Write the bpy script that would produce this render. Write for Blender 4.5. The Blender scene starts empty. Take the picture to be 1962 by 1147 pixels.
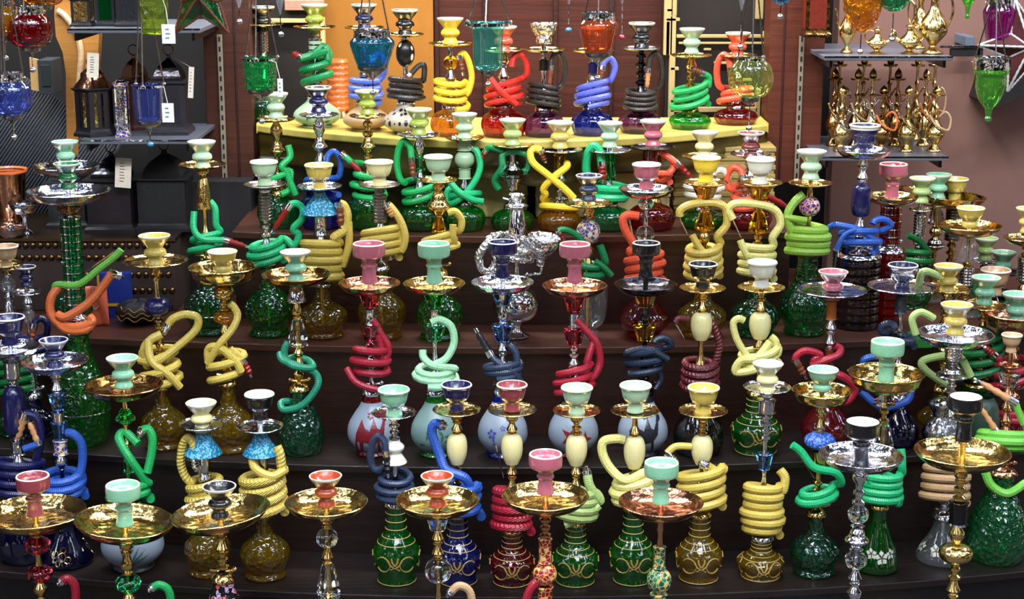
import bpy, math, random
from mathutils import Vector
C = bpy.context.scene.collection
PI = math.pi
# ---------------------------------------------------------------- camera
IW, IH, FPX = 1962, 1147, 3200.0
PITCH = math.radians(13.5); CZ = 2.05
cd = bpy.data.cameras.new('camera'); cam = bpy.data.objects.new('camera', cd); C.objects.link(cam)
cd.sensor_width = 36; cd.lens = FPX / IW * 36; cd.clip_start = .05
cam.location = (0, 0, CZ); cam.rotation_euler = (PI / 2 - PITCH, 0, 0)
sc = bpy.context.scene; sc.camera = cam
# ---------------------------------------------------------------- view, world, lights
sc.view_settings.view_transform = 'Standard'; sc.view_settings.look = 'None'
sc.view_settings.gamma = 1; sc.view_settings.use_curve_mapping = False
sc.view_settings.exposure = 0.85
sc.cycles.max_bounces = 10; sc.cycles.transmission_bounces = 10; sc.cycles.glossy_bounces = 5
sc.cycles.transparent_max_bounces = 24; sc.cycles.diffuse_bounces = 3
sc.cycles.caustics_reflective = False; sc.cycles.caustics_refractive = False
w = bpy.data.worlds.new('street'); sc.world = w; w.use_nodes = True
nt = w.node_tree; nt.nodes.clear()
N = nt.nodes.new; L = nt.links.new
wo = N('ShaderNodeOutputWorld'); bg = N('ShaderNodeBackground'); tc = N('ShaderNodeTexCoord')
sx = N('ShaderNodeSeparateXYZ'); L(tc.outputs['Generated'], sx.inputs[0])
rp = N('ShaderNodeValToRGB'); L(sx.outputs['Z'], rp.inputs[0])
e = rp.color_ramp.elements
e[0].position = 0.0; e[0].color = (.05, .045, .04, 1)
e[1].position = .25; e[1].color = (.10, .095, .10, 1)
x = e.new(.42); x.color = (.26, .28, .34, 1)
x = e.new(.75); x.color = (.40, .46, .60, 1)
nz = N('ShaderNodeTexNoise'); nz.inputs['Scale'].default_value = 5.5; nz.inputs['Detail'].default_value = 2
L(tc.outputs['Generated'], nz.inputs['Vector'])
r2 = N('ShaderNodeValToRGB'); L(nz.outputs['Fac'], r2.inputs[0])
r2.color_ramp.elements[0].position = .575; r2.color_ramp.elements[0].color = (.16, .16, .16, 1)
r2.color_ramp.elements[1].position = .605; r2.color_ramp.elements[1].color = (24, 24, 24, 1)  # bright noise patches added to the surroundings so the metals sparkle
mx = N('ShaderNodeMix'); mx.data_type = 'RGBA'; mx.blend_type = 'MULTIPLY'; mx.inputs[0].default_value = 1
L(rp.outputs[0], mx.inputs[6]); L(r2.outputs[0], mx.inputs[7]); L(mx.outputs[2], bg.inputs[0])
bg.inputs[1].default_value = .55
L(bg.outputs[0], wo.inputs[0])

def lamp(kind, loc, power, size, col, target=None, spot=None):
    d = bpy.data.lights.new('lamp', kind); o = bpy.data.objects.new('lamp', d); C.objects.link(o)
    d.energy = power; d.color = col; o.location = loc
    if kind == 'AREA': d.shape = 'RECTANGLE'; d.size = size[0]; d.size_y = size[1]
    else: d.shadow_soft_size = size
    if spot: d.spot_size = spot; d.spot_blend = .6
    if target is not None:
        o.rotation_euler = (Vector(target) - Vector(loc)).to_track_quat('-Z', 'Y').to_euler()
    return o
# row of bulbs strung under the awning in front of the stall
for i, bx in enumerate((-1.75, -1.05, -.38, .3, .95, 1.7)):
    lamp('POINT', (bx, 2.35 + .1 * (i % 2), 3.15), 25, .035, (1, .93, .84) if i % 2 else (.92, .95, 1))
lamp('AREA', (.3, .7, 4.6), 85, (2.6, 1.0), (.84, .91, 1), (0, 4.1, 1.0))        # daylight through the open street
for i, tx in enumerate((-1.05, -.1, .85)):                                          # unseen strip lights added at the back to brighten tray reflections
    lamp('AREA', (tx, 4.75, 2.75), 17, (.75, .07), (1, .95, .88), (tx, 3.6, 1.0))
lamp('POINT', (-.75, 4.75, 3.0), 7, .05, (1, .72, .35))                          # warm shop lamps at the back
lamp('POINT', (.45, 4.3, 3.0), 12, .05, (1, .86, .6))
lamp('POINT', (1.25, 4.35, 2.9), 11, .05, (1, .85, .7))
lamp('POINT', (-1.5, 4.5, 2.75), 4, .05, (1, .85, .6))

# ---------------------------------------------------------------- pixels to places
def ray(px, py):
    dx = (px - IW / 2) / FPX; dy = (IH / 2 - py) / FPX
    return Vector((dx, math.cos(PITCH) + dy * math.sin(PITCH), -math.sin(PITCH) + dy * math.cos(PITCH)))
def atY(px, py, Y):
    d = ray(px, py); t = Y / d.y; return Vector((d.x * t, Y, CZ + d.z * t))
def mpp(py, Y):          # metres per pixel at that row and distance
    return Y / ray(0, py).y / FPX

LZ = dict(A=.225, B=.464, C=.698, D=.937, E=1.181, F=1.418)
FRONT = dict(A=(3.30, .10), B=(3.63, .10), C=(3.87, .09), D=(4.11, .08), E=(4.33, .12), F=(4.45, .62))
ROWY = dict(A=3.45, B=3.725, C=3.97, D=4.215, E=4.43, F=4.548)
def rowY(lev, X): return ROWY[lev] + FRONT[lev][1] * X * X

# ---------------------------------------------------------------- materials
def lin(c):
    return tuple((v / 255 / 12.92 if v / 255 <= .04045 else ((v / 255 + .055) / 1.055) ** 2.4) for v in c)
COL = dict(mint=(136, 196, 156), pmint=(172, 204, 166), cream=(232, 222, 158), white=(232, 230, 212), yellow=(250, 214, 60),
  yolk=(206, 182, 84), red=(165, 22, 38), rose=(142, 58, 66), terra=(158, 62, 28), frostw=(152, 166, 182), frostg=(128, 160, 156), pink=(186, 98, 112), coral=(238, 92, 62), navy=(15, 16, 68), blue=(40, 84, 170), black=(14, 13, 16),
  orange=(220, 110, 55), teal=(30, 130, 98), green=(30, 165, 85), dgreen=(8, 100, 45), lime=(136, 180, 66), olive=(170, 154, 50),
  sage=(165, 190, 115), pgreen=(160, 215, 170), pyellow=(222, 215, 130), maroon=(88, 26, 34), crimson=(160, 28, 48), dnavy=(18, 34, 54),
  bluev=(95, 105, 215), tan=(196, 160, 118), silver=(205, 205, 210), brown=(110, 40, 25), char=(45, 38, 34), slate=(40, 55, 80),
  lgreen=(110, 190, 70), bgreen=(30, 178, 112), amber=(200, 140, 10), cyan=(14, 116, 150), gblue=(20, 40, 150), gred=(125, 4, 14),
  ggreen=(4, 125, 30), golive=(158, 130, 2), purple=(120, 20, 110), clear=(225, 230, 232), plum=(26, 10, 30), vgreen=(20, 95, 65),
  gyellow=(205, 140, 6), emerald=(10, 130, 70), peri=(90, 110, 200), chart=(150, 170, 60), aqua=(96, 196, 184), pchart=(196, 208, 120), hred=(214, 44, 34), pblue=(110, 130, 215))
MATS = {}
def newmat(name):
    m = bpy.data.materials.new(name); m.use_nodes = True; MATS[name] = m
    return m, m.node_tree, m.node_tree.nodes['Principled BSDF']
def node(t, kind, **k):
    n = t.nodes.new(kind)
    for a, v in k.items():
        if a in n.inputs: n.inputs[a].default_value = v
        else: setattr(n, a, v)
    return n
def bump(t, b, src, dist, strength=1.0):
    q = node(t, 'ShaderNodeBump'); q.inputs['Distance'].default_value = dist; q.inputs['Strength'].default_value = strength
    t.links.new(src, q.inputs['Height']); t.links.new(q.outputs[0], b.inputs['Normal']); return q
METAL = dict(gold=((214, 182, 112), .13), silver=((214, 214, 220), .09), copper=((208, 148, 112), .15), bronze=((160, 122, 70), .16),
             brass=((226, 196, 126), .16), gun=((70, 68, 72), .2), pewter=((150, 146, 140), .26), aged=((112, 88, 62), .32))
def mat(key):
    if key in MATS: return MATS[key]
    kind, _, c = key.partition(':')
    if kind == 'metal' or kind == 'etched':
        m, t, b = newmat(key); col, r = METAL[c]
        b.inputs['Base Color'].default_value = lin(col) + (1,); b.inputs['Metallic'].default_value = 1; b.inputs['Roughness'].default_value = r
        co = node(t, 'ShaderNodeTexCoord')
        n = node(t, 'ShaderNodeTexNoise'); n.inputs['Scale'].default_value = 60 if kind == 'metal' else 95
        n.inputs['Detail'].default_value = 3 if kind == 'etched' else 1
        t.links.new(co.outputs['Object'], n.inputs['Vector'])
        if kind == 'etched':
            v = node(t, 'ShaderNodeTexVoronoi'); v.inputs['Scale'].default_value = 55; t.links.new(co.outputs['Object'], v.inputs['Vector'])
            ad = node(t, 'ShaderNodeMath', operation='ADD'); t.links.new(n.outputs['Fac'], ad.inputs[0]); t.links.new(v.outputs['Distance'], ad.inputs[1])
            bump(t, b, ad.outputs[0], .0016, .55)
        else: bump(t, b, n.outputs['Fac'], .0016, .45)
    elif kind == 'foil':
        m, t, b = newmat(key); b.inputs['Base Color'].default_value = (.8, .8, .82, 1); b.inputs['Metallic'].default_value = 1; b.inputs['Roughness'].default_value = .2
        v = node(t, 'ShaderNodeTexVoronoi'); v.inputs['Scale'].default_value = 90
        co = node(t, 'ShaderNodeTexCoord'); t.links.new(co.outputs['Object'], v.inputs['Vector']); bump(t, b, v.outputs['Distance'], .006, 1)
    elif kind == 'cer':
        m, t, b = newmat(key); b.inputs['Base Color'].default_value = lin(COL[c]) + (1,); b.inputs['Roughness'].default_value = .22
        b.inputs['Coat Weight'].default_value = .5; b.inputs['Coat Roughness'].default_value = .05
        n = node(t, 'ShaderNodeTexNoise'); n.inputs['Scale'].default_value = 25
        hs = node(t, 'ShaderNodeHueSaturation'); hs.inputs['Color'].default_value = lin(COL[c]) + (1,)
        mr = node(t, 'ShaderNodeMapRange'); mr.inputs[3].default_value = .82; mr.inputs[4].default_value = 1.15
        t.links.new(n.outputs['Fac'], mr.inputs[0]); t.links.new(mr.outputs[0], hs.inputs['Value']); t.links.new(hs.outputs[0], b.inputs['Base Color'])
        bump(t, b, n.outputs['Fac'], .002, .25)
    elif kind in ('glass', 'crack'):
        m, t, b = newmat(key); col = lin(COL[c]); t.nodes.remove(b); out = t.nodes['Material Output']
        mxc = max(col); tint = tuple((v / mxc) ** .8 * .93 + .012 for v in col)
        k = .8 if c not in ('clear', 'palegreen') else .93
        pale = min(COL[c]) > 70
        if pale: tint = tuple((v / mxc) ** .6 * .96 for v in col)
        else: tint = tuple(v * k * (.52 + .58 * mxc ** .5) for v in tint)
        tr = node(t, 'ShaderNodeBsdfTransparent', Color=tint + (1,))
        gl = node(t, 'ShaderNodeBsdfGlossy', Color=(1, 1, 1, 1), Roughness=.04)
        df = node(t, 'ShaderNodeBsdfPrincipled'); df.inputs['Base Color'].default_value = tuple(v * .9 for v in col) + (1,); df.inputs['Roughness'].default_value = .15
        m1 = node(t, 'ShaderNodeMixShader'); m1.inputs[0].default_value = .06 if pale else .16
        t.links.new(tr.outputs[0], m1.inputs[1]); t.links.new(df.outputs[0], m1.inputs[2])
        lw = node(t, 'ShaderNodeLayerWeight', Blend=.22); m2 = node(t, 'ShaderNodeMixShader')
        sc_ = node(t, 'ShaderNodeMath', operation='MULTIPLY_ADD'); sc_.inputs[1].default_value = .42; sc_.inputs[2].default_value = .035
        t.links.new(lw.outputs['Facing'], sc_.inputs[0]); t.links.new(sc_.outputs[0], m2.inputs[0])
        t.links.new(m1.outputs[0], m2.inputs[1]); t.links.new(gl.outputs[0], m2.inputs[2]); t.links.new(m2.outputs[0], out.inputs[0])
        co = node(t, 'ShaderNodeTexCoord')
        if kind == 'crack':
            n = node(t, 'ShaderNodeTexVoronoi'); n.inputs['Scale'].default_value = 70; src = n.outputs['Distance']; d, s = .005, .9
        else:
            n = node(t, 'ShaderNodeTexNoise'); n.inputs['Scale'].default_value = 40; src = n.outputs['Fac']; d, s = .0015, .35
        t.links.new(co.outputs['Object'], n.inputs['Vector'])
        bp = node(t, 'ShaderNodeBump'); bp.inputs['Distance'].default_value = d; bp.inputs['Strength'].default_value = s
        t.links.new(src, bp.inputs['Height'])
        for q in (gl, df): t.links.new(bp.outputs[0], q.inputs['Normal'])
        pass
    elif kind == 'crystal':
        m, t, b = newmat(key); col = lin(COL[c]); mxc = max(col)
        b.inputs['Base Color'].default_value = tuple((v / mxc) ** .7 for v in col) + (1,); b.inputs['Transmission Weight'].default_value = 1
        b.inputs['Roughness'].default_value = .04; b.inputs['IOR'].default_value = 1.5
    elif kind == 'frost':
        m, t, b = newmat(key); b.inputs['Base Color'].default_value = lin(COL[c]) + (1,); b.inputs['Roughness'].default_value = .33
        b.inputs['Subsurface Weight'].default_value = 0; b.inputs['Transmission Weight'].default_value = .25
    elif kind in ('hose', 'rope'):
        m, t, b = newmat(key); b.inputs['Roughness'].default_value = .32
        at = node(t, 'ShaderNodeAttribute', attribute_name='along'); an = node(t, 'ShaderNodeAttribute', attribute_name='around')
        mu = node(t, 'ShaderNodeMath', operation='MULTIPLY'); mu.inputs[1].default_value = 2 * PI / (.0042 if kind == 'hose' else .009)
        t.links.new(at.outputs['Fac'], mu.inputs[0])
        ad = node(t, 'ShaderNodeMath', operation='MULTIPLY_ADD'); ad.inputs[1].default_value = 0 if kind == 'hose' else 2
        t.links.new(an.outputs['Fac'], ad.inputs[0]); t.links.new(mu.outputs[0], ad.inputs[2])
        sn = node(t, 'ShaderNodeMath', operation='SINE'); t.links.new(ad.outputs[0], sn.inputs[0])
        bump(t, b, sn.outputs[0], .0008, .3 if kind == 'hose' else .9)
        n = node(t, 'ShaderNodeTexNoise'); n.inputs['Scale'].default_value = 30; n.inputs['Detail'].default_value = 3
        hs = node(t, 'ShaderNodeHueSaturation'); hs.inputs['Color'].default_value = lin(COL[c]) + (1,)
        mr = node(t, 'ShaderNodeMapRange'); mr.inputs[3].default_value = .75; mr.inputs[4].default_value = 1.25
        t.links.new(n.outputs['Fac'], mr.inputs[0]); t.links.new(mr.outputs[0], hs.inputs['Value']); t.links.new(hs.outputs[0], b.inputs['Base Color'])
    elif kind == 'bead':
        m, t, b = newmat(key); b.inputs['Roughness'].default_value = .25
        co = node(t, 'ShaderNodeTexCoord'); v = node(t, 'ShaderNodeTexVoronoi'); v.inputs['Scale'].default_value = 240
        t.links.new(co.outputs['Object'], v.inputs['Vector'])
        r = node(t, 'ShaderNodeValToRGB'); t.links.new(v.outputs['Color'], r.inputs[0]); r.color_ramp.interpolation = 'CONSTANT'
        r.color_ramp.elements[0].color = lin(COL[c]) + (1,); r.color_ramp.elements[1].position = .62
        r.color_ramp.elements[1].color = tuple(min(1, v_ * 2 + .12) for v_ in lin(COL[c])) + (1,)  # random paler cells paint sparkle onto the beads
        t.links.new(r.outputs[0], b.inputs['Base Color']); bump(t, b, v.outputs['Distance'], .002, .8)
    elif kind == 'mosaic':
        m, t, b = newmat(key); b.inputs['Roughness'].default_value = .25
        co = node(t, 'ShaderNodeTexCoord'); v = node(t, 'ShaderNodeTexVoronoi', feature='DISTANCE_TO_EDGE'); v.inputs['Scale'].default_value = 105
        v2 = node(t, 'ShaderNodeTexVoronoi'); v2.inputs['Scale'].default_value = 105
        for q in (v, v2): t.links.new(co.outputs['Object'], q.inputs['Vector'])
        r = node(t, 'ShaderNodeValToRGB'); t.links.new(v2.outputs['Color'], r.inputs[0]); r.color_ramp.interpolation = 'CONSTANT'
        a_ = {'red': ((150, 20, 40), (220, 190, 110), (190, 60, 70)), 'green': ((16, 88, 80), (214, 200, 130), (40, 130, 90)),
              'flower': ((10, 10, 14), (190, 160, 190), (200, 90, 90)), 'purple': ((90, 25, 120), (210, 200, 215), (130, 60, 150)),
              'bluew': ((50, 60, 150), (205, 205, 200), (90, 60, 140))}[c]
        r.color_ramp.elements[0].color = lin(a_[0]) + (1,); r.color_ramp.elements[1].position = .55; r.color_ramp.elements[1].color = lin(a_[1]) + (1,)
        e_ = r.color_ramp.elements.new(.75); e_.color = lin(a_[2]) + (1,)
        lt = node(t, 'ShaderNodeMath', operation='LESS_THAN'); lt.inputs[1].default_value = .06; t.links.new(v.outputs['Distance'], lt.inputs[0])
        mi = node(t, 'ShaderNodeMix', data_type='RGBA'); t.links.new(lt.outputs[0], mi.inputs[0]); t.links.new(r.outputs[0], mi.inputs[6])
        mi.inputs[7].default_value = lin((215, 180, 95) if c != 'flower' else (10, 10, 14)) + (1,); t.links.new(mi.outputs[2], b.inputs['Base Color'])
        bump(t, b, v.outputs['Distance'], .002, .5)
    elif kind == 'spots':
        m, t, b = newmat(key); b.inputs['Roughness'].default_value = .3
        co = node(t, 'ShaderNodeTexCoord'); mp = node(t, 'ShaderNodeMapping'); mp.inputs['Scale'].default_value = (1, 1, .55)
        v = node(t, 'ShaderNodeTexVoronoi'); v.inputs['Scale'].default_value = 62; v.inputs['Randomness'].default_value = .35
        t.links.new(co.outputs['Object'], mp.inputs[0]); t.links.new(mp.outputs[0], v.inputs['Vector'])
        lt = node(t, 'ShaderNodeMath', operation='LESS_THAN'); lt.inputs[1].default_value = .33; t.links.new(v.outputs['Distance'], lt.inputs[0])
        mi = node(t, 'ShaderNodeMix', data_type='RGBA'); t.links.new(lt.outputs[0], mi.inputs[0])
        a_, b_ = ((175, 165, 145), (25, 25, 30)) if c == 'dark' else ((20, 18, 20), (225, 222, 205))
        mi.inputs[6].default_value = lin(a_) + (1,); mi.inputs[7].default_value = lin(b_) + (1,); t.links.new(mi.outputs[2], b.inputs['Base Color'])
    elif kind in ('plain', 'matte', 'cloth', 'wood'):
        m, t, b = newmat(key); col = tuple(int(v) for v in c.split(',')); b.inputs['Roughness'].default_value = {'plain': .35, 'matte': .75, 'cloth': .4, 'wood': .42}[kind]
        n = node(t, 'ShaderNodeTexNoise'); n.inputs['Scale'].default_value = 7; n.inputs['Detail'].default_value = 6
        if kind in ('wood', 'cloth'):
            co = node(t, 'ShaderNodeTexCoord'); mp = node(t, 'ShaderNodeMapping'); mp.inputs['Scale'].default_value = (.6, 9, 9) if kind == 'wood' else (5, 5, 5)
            t.links.new(co.outputs['Object'], mp.inputs[0]); t.links.new(mp.outputs[0], n.inputs['Vector'])
        hs = node(t, 'ShaderNodeHueSaturation'); hs.inputs['Color'].default_value = lin(col) + (1,)
        mr = node(t, 'ShaderNodeMapRange'); mr.inputs[3].default_value = .55 if kind == 'wood' else .8; mr.inputs[4].default_value = 1.5 if kind == 'wood' else 1.2
        t.links.new(n.outputs['Fac'], mr.inputs[0]); t.links.new(mr.outputs[0], hs.inputs['Value']); t.links.new(hs.outputs[0], b.inputs['Base Color'])
        bump(t, b, n.outputs['Fac'], .004, .3)
    return MATS[key]

# ---------------------------------------------------------------- mesh helpers
class MB:
    def __init__(s): s.v = []; s.f = []; s.m = []; s.al = []; s.an = []
    def ring_strip(s, rings, mi=None, cap0=False, cap1=False, al=None):
        base = []; 
        for i, r in enumerate(rings):
            base.append((len(s.v), len(r))); s.v += r
            a = al[i] if al else 0
            s.al += [a] * len(r); s.an += [2 * PI * k / max(1, len(r)) for k in range(len(r))]
        for i in range(len(rings) - 1):
            (a, na), (b, nb) = base[i], base[i + 1]; k = mi(i) if mi else 0
            if na == 1 and nb == 1: continue
            n = max(na, nb)
            for j in range(n):
                j2 = (j + 1) % n
                if na == 1: s.f.append((a, b + j, b + j2)[::-1])
                elif nb == 1: s.f.append((a + j, a + j2, b))
                else: s.f.append((a + j, a + j2, b + j2, b + j))
                s.m.append(k)
        if cap0 and base[0][1] > 2: s.f.append(tuple(range(base[0][0], base[0][0] + base[0][1]))[::-1]); s.m.append(0)
        if cap1 and base[-1][1] > 2: s.f.append(tuple(range(base[-1][0], base[-1][0] + base[-1][1]))); s.m.append(0)
    def lathe(s, prof, seg=24, o=(0, 0, 0), lobes=0, amp=.05, mi=None, twist=0, tilt=(0, 0)):
        rings = []
        for (r, z) in prof:
            if abs(r) < 1e-5: pts = [(0, 0, z)]
            else:
                pts = []
                for j in range(seg):
                    a = 2 * PI * j / seg + twist; q = r
                    if lobes: q = r * (1 - amp + amp * 1.4 * abs(math.sin(lobes * a / 2)))
                    pts.append((q * math.cos(a), q * math.sin(a), z))
            rings.append([(p[0] + o[0], p[1] + o[1], p[2] + o[2] + tilt[0] * p[0] + tilt[1] * p[1]) for p in pts])
        s.ring_strip(rings, mi); return s
    def tube(s, pts, r, seg=8, cap=True, radii=None):
        pts = [Vector(p) for p in pts]; n = len(pts); rings = []; al = []; L_ = 0; up = None
        for i in range(n):
            t = (pts[min(i + 1, n - 1)] - pts[max(i - 1, 0)])
            if t.length < 1e-9: t = Vector((0, 0, 1))
            t.normalize()
            if up is None: up = Vector((0, 0, 1)) if abs(t.z) < .9 else Vector((1, 0, 0))
            b = t.cross(up)
            if b.length < 1e-6: b = t.orthogonal()
            b.normalize(); up = b.cross(t).normalized()
            rr = radii[i] if radii else r
            rings.append([tuple(pts[i] + (b * math.cos(2 * PI * k / seg) + up * math.sin(2 * PI * k / seg)) * rr) for k in range(seg)])
            if i: L_ += (pts[i] - pts[i - 1]).length
            al.append(L_)
        s.ring_strip(rings, cap0=cap, cap1=cap, al=al); return s
    def box(s, x0, x1, y0, y1, z0, z1):
        b = len(s.v); s.v += [(x, y, z) for z in (z0, z1) for y in (y0, y1) for x in (x0, x1)]; s.al += [0] * 8; s.an += [0] * 8
        s.f += [tuple(b + i for i in q) for q in ((0, 2, 3, 1), (4, 5, 7, 6), (0, 1, 5, 4), (2, 6, 7, 3), (0, 4, 6, 2), (1, 3, 7, 5))]; s.m += [0] * 6; return s
    def grid(s, fn, nu, nv):
        b = len(s.v)
        for j in range(nv + 1):
            for i in range(nu + 1): s.v.append(tuple(fn(i / nu, j / nv)))
        s.al += [0] * ((nu + 1) * (nv + 1)); s.an += [0] * ((nu + 1) * (nv + 1))
        for j in range(nv):
            for i in range(nu):
                a = b + j * (nu + 1) + i; s.f.append((a, a + 1, a + nu + 2, a + nu + 1)); s.m.append(0)
        return s
    def poly(s, pts):
        b = len(s.v); s.v += [tuple(p) for p in pts]; s.al += [0] * len(pts); s.an += [0] * len(pts); s.f.append(tuple(range(b, b + len(pts)))); s.m.append(0); return s
    def build(s, name, mats, parent=None, loc=(0, 0, 0), smooth=True, sharp=38, bevel=0, attrs=False, solid=0):
        me = bpy.data.meshes.new(name); me.from_pydata(s.v, [], s.f)
        if isinstance(mats, str): mats = [mats]
        for m_ in mats: me.materials.append(mat(m_))
        if len(mats) > 1: me.polygons.foreach_set('material_index', [min(k, len(mats) - 1) for k in s.m])
        if attrs:
            a = me.attributes.new('along', 'FLOAT', 'POINT'); a.data.foreach_set('value', s.al)
            a = me.attributes.new('around', 'FLOAT', 'POINT'); a.data.foreach_set('value', s.an)
        me.polygons.foreach_set('use_smooth', [smooth] * len(me.polygons))
        if smooth: me.set_sharp_from_angle(angle=math.radians(sharp))
        me.update()
        o = bpy.data.objects.new(name, me); C.objects.link(o); o.location = loc
        if parent: o.parent = parent
        if bevel: md = o.modifiers.new('bevel', 'BEVEL'); md.width = bevel; md.segments = 2; md.limit_method = 'ANGLE'
        if solid: md = o.modifiers.new('thick', 'SOLIDIFY'); md.thickness = solid; md.offset = 0
        return o
def tag(o, label=None, cat=None, group=None, kind=None):
    if label: o['label'] = label
    if cat: o['category'] = cat
    if group: o['group'] = group
    if kind: o['kind'] = kind
    return o
def thing(name, loc, label, cat, group=None):
    o = bpy.data.objects.new(name, None); C.objects.link(o); o.location = loc; o.empty_display_size = .05
    return tag(o, label, cat, group)
def catmull(P, n=6, closed=False):
    P = [Vector(p) for p in P]; out = []
    for i in range(len(P) - 1):
        p0 = P[max(i - 1, 0)]; p1 = P[i]; p2 = P[i + 1]; p3 = P[min(i + 2, len(P) - 1)]
        for k in range(n):
            t = k / n; t2 = t * t; t3 = t2 * t
            out.append(.5 * ((2 * p1) + (p2 - p0) * t + (2 * p0 - 5 * p1 + 4 * p2 - p3) * t2 + (3 * p1 - p0 - 3 * p2 + p3) * t3))
    out.append(P[-1]); return out
def smoothprof(prof, n=4):
    q = catmull([(r, z, 0) for r, z in prof], n); return [(max(p.x, 0), p.y) for p in q]

# ---------------------------------------------------------------- hookah pieces
BOWL = {  # outer profile from foot to rim, then index of rim start, then inside
 'E': (.96, [(.0, 0), (.54, 0), (.58, .05), (.46, .2), (.46, .27), (.64, .35), (.70, .42), (.64, .52), (.5, .58), (.52, .64), (.8, .82), (.97, .95)], [(.985, .99), (.95, 1), (.9, .985)], [(.8, .9), (.5, .74), (.0, .7)]),
 'cup': (.88, [(.0, 0), (.5, 0), (.53, .04), (.47, .2), (.49, .36), (.66, .42), (.8, .58), (.88, .78), (.94, .88), (1, .92), (1, .96)], [(.985, .985), (.95, 1), (.9, .985)], [(.78, .8), (.5, .62), (.0, .6)]),
 'ph': (1.25, [(.0, 0), (.5, 0), (.52, .03), (.44, .2), (.44, .36), (.5, .4), (.52, .44), (.45, .47), (.5, .56), (.62, .62), (.9, .66), (.99, .71), (1, .93), (.985, .98)], [(.96, .995), (.92, 1), (.875, .985)], [(.78, .88), (.5, .84), (.22, .84), (.2, .92), (0, .92)]),
 'pl': (1.0, [(.0, 0), (.55, 0), (.58, .04), (.6, .2), (.72, .62), (.8, .68), (.92, .92)], [(1, .95), (1, .99), (.9, 1), (.84, .97)], [(.7, .7), (.5, .55), (0, .55)]),
 'low': (.72, [(.0, 0), (.5, 0), (.56, .06), (.58, .2), (.5, .32), (.56, .38), (.8, .6), (.95, .88), (1, .95)], [(.99, .985), (.955, 1), (.91, .98)], [(.75, .75), (.4, .55), (0, .52)]),
 'bw': (1.38, [(.0, 0), (.46, 0), (.5, .03), (.43, .25), (.44, .42), (.52, .47), (.52, .52), (.48, .56), (.7, .63), (.96, .7), (1, .8), (1, .93)], [(1, .96), (.98, .985), (.93, .99)], [(.9, .975), (.5, .985), (0, .985)]),
}
VASE = {
 'genie': ([(.0, 0), (.8, 0), (.84, .03), (.74, .09), (.82, .15), (.96, .26), (1, .37), (.92, .48), (.66, .58), (.42, .66), (.33, .76), (.3, .9), (.36, .97), (.36, 1)], 'crack'),
 'bell': ([(.0, 0), (.76, 0), (.82, .02), (.78, .08), (.9, .18), (1, .33), (.96, .43), (.74, .54), (.5, .64), (.43, .74), (.42, .97), (.44, 1)], 'glass'),
 'onion': ([(.0, 0), (.78, 0), (.86, .05), (.97, .28), (1, .42), (.94, .62), (.76, .78), (.5, .88), (.4, .93), (.36, 1)], 'glass'),
 'round': ([(.0, 0), (.62, 0), (.66, .03), (.58, .08), (.76, .14), (.96, .26), (1, .38), (.92, .52), (.7, .67), (.48, .8), (.38, .9), (.35, 1)], 'frost'),
 'flask': ([(.0, 0), (.8, 0), (.86, .03), (.98, .15), (1, .3), (.9, .48), (.66, .66), (.46, .8), (.4, .9), (.42, 1)], 'crack'),
 'tall': ([(.0, 0), (.9, 0), (1, .03), (1, .12), (.86, .3), (.6, .55), (.42, .75), (.38, .9), (.4, 1)], 'glass'),
 'jar': ([(.0, 0), (.9, 0), (.98, .02), (1, .06), (.96, .5), (.92, .94), (.8, 1)], 'glass'),
 'urn': ([(.0, 0), (.5, 0), (.55, .03), (.3, .1), (.2, .2), (.25, .28), (.75, .38), (1, .55), (1, .68), (.8, .84), (.4, .94), (.35, 1)], 'metal'),
 'crys': ([(.0, 0), (.55, 0), (.6, .08), (.45, .15), (.8, .25), (.98, .5), (1, .75), (.9, .9), (.5, 1)], 'glass'),
}
def turned(z0, z1, R, rnd):
    """silver or brass turned baluster profile between two heights"""
    H = z1 - z0; out = []; z = z0
    mods = [[(.45, 0), (.5, .1), (.95, .35), (1, .5), (.95, .65), (.5, .9), (.45, 1)],
            [(.42, 0), (.7, .05), (.72, .14), (.5, .2), (.8, .32), (.92, .45), (.6, .75), (.42, 1)],
            [(.45, 0), (.85, .12), (.85, .25), (.45, .35), (.45, .5), (.75, .6), (.75, .75), (.42, .85), (.42, 1)],
            [(.5, 0), (.42, .3), (.38, .7), (.5, 1)]]
    n = max(1, round(H / (R * 2.3)))
    ch = [rnd.choice((0, 1, 1, 2, 3)) for _ in range(n)]
    h = H / n
    for c in ch:
        for r, t in mods[c]: out.append((r * R, z + t * h))
        z += h
    return out
ACC = {
 'barrel': [(.35, 0), (.55, .03), (.62, .07), (.9, .3), (1, .55), (.93, .8), (.7, .95), (.4, 1)],
 'ball': [(.2, 0), (.6, .08), (.92, .28), (1, .5), (.92, .72), (.6, .92), (.2, 1)],
 'cup': [(.4, 0), (.62, .02), (.7, .3), (.95, .93), (1, 1), (.4, 1)],
 'cone': [(.5, 0), (.95, .02), (1, .1), (.85, .4), (.55, .95), (.45, 1)],
 'shade': [(.5, .0), (.97, .0), (1, .03), (.85, .2), (.55, .55), (.34, .85), (.3, 1)],
 'tube': [(.8, 0), (1, .03), (.85, .1), (.85, .9), (1, .97), (.8, 1)],
 'oval': [(.4, 0), (.75, .05), (.95, .2), (1, .5), (.9, .85), (.55, .97), (.4, 1)],
 'pillar': [(.6, 0), (1, .01), (1, .99), (.6, 1)],
 'knob': [(.3, 0), (.5, .05), (.98, .3), (1, .42), (.7, .6), (.6, .8), (.35, 1)],
 'lamp': [(.3, 0), (.35, .2), (.5, .4), (.9, .52), (1, .6), (.55, .72), (.4, .9), (.3, 1)],
 'doll': [(.6, 0), (1, .05), (.95, .15), (.6, .4), (.55, .48), (.78, .62), (.8, .75), (.5, .9), (.45, 1)],
}
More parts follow.
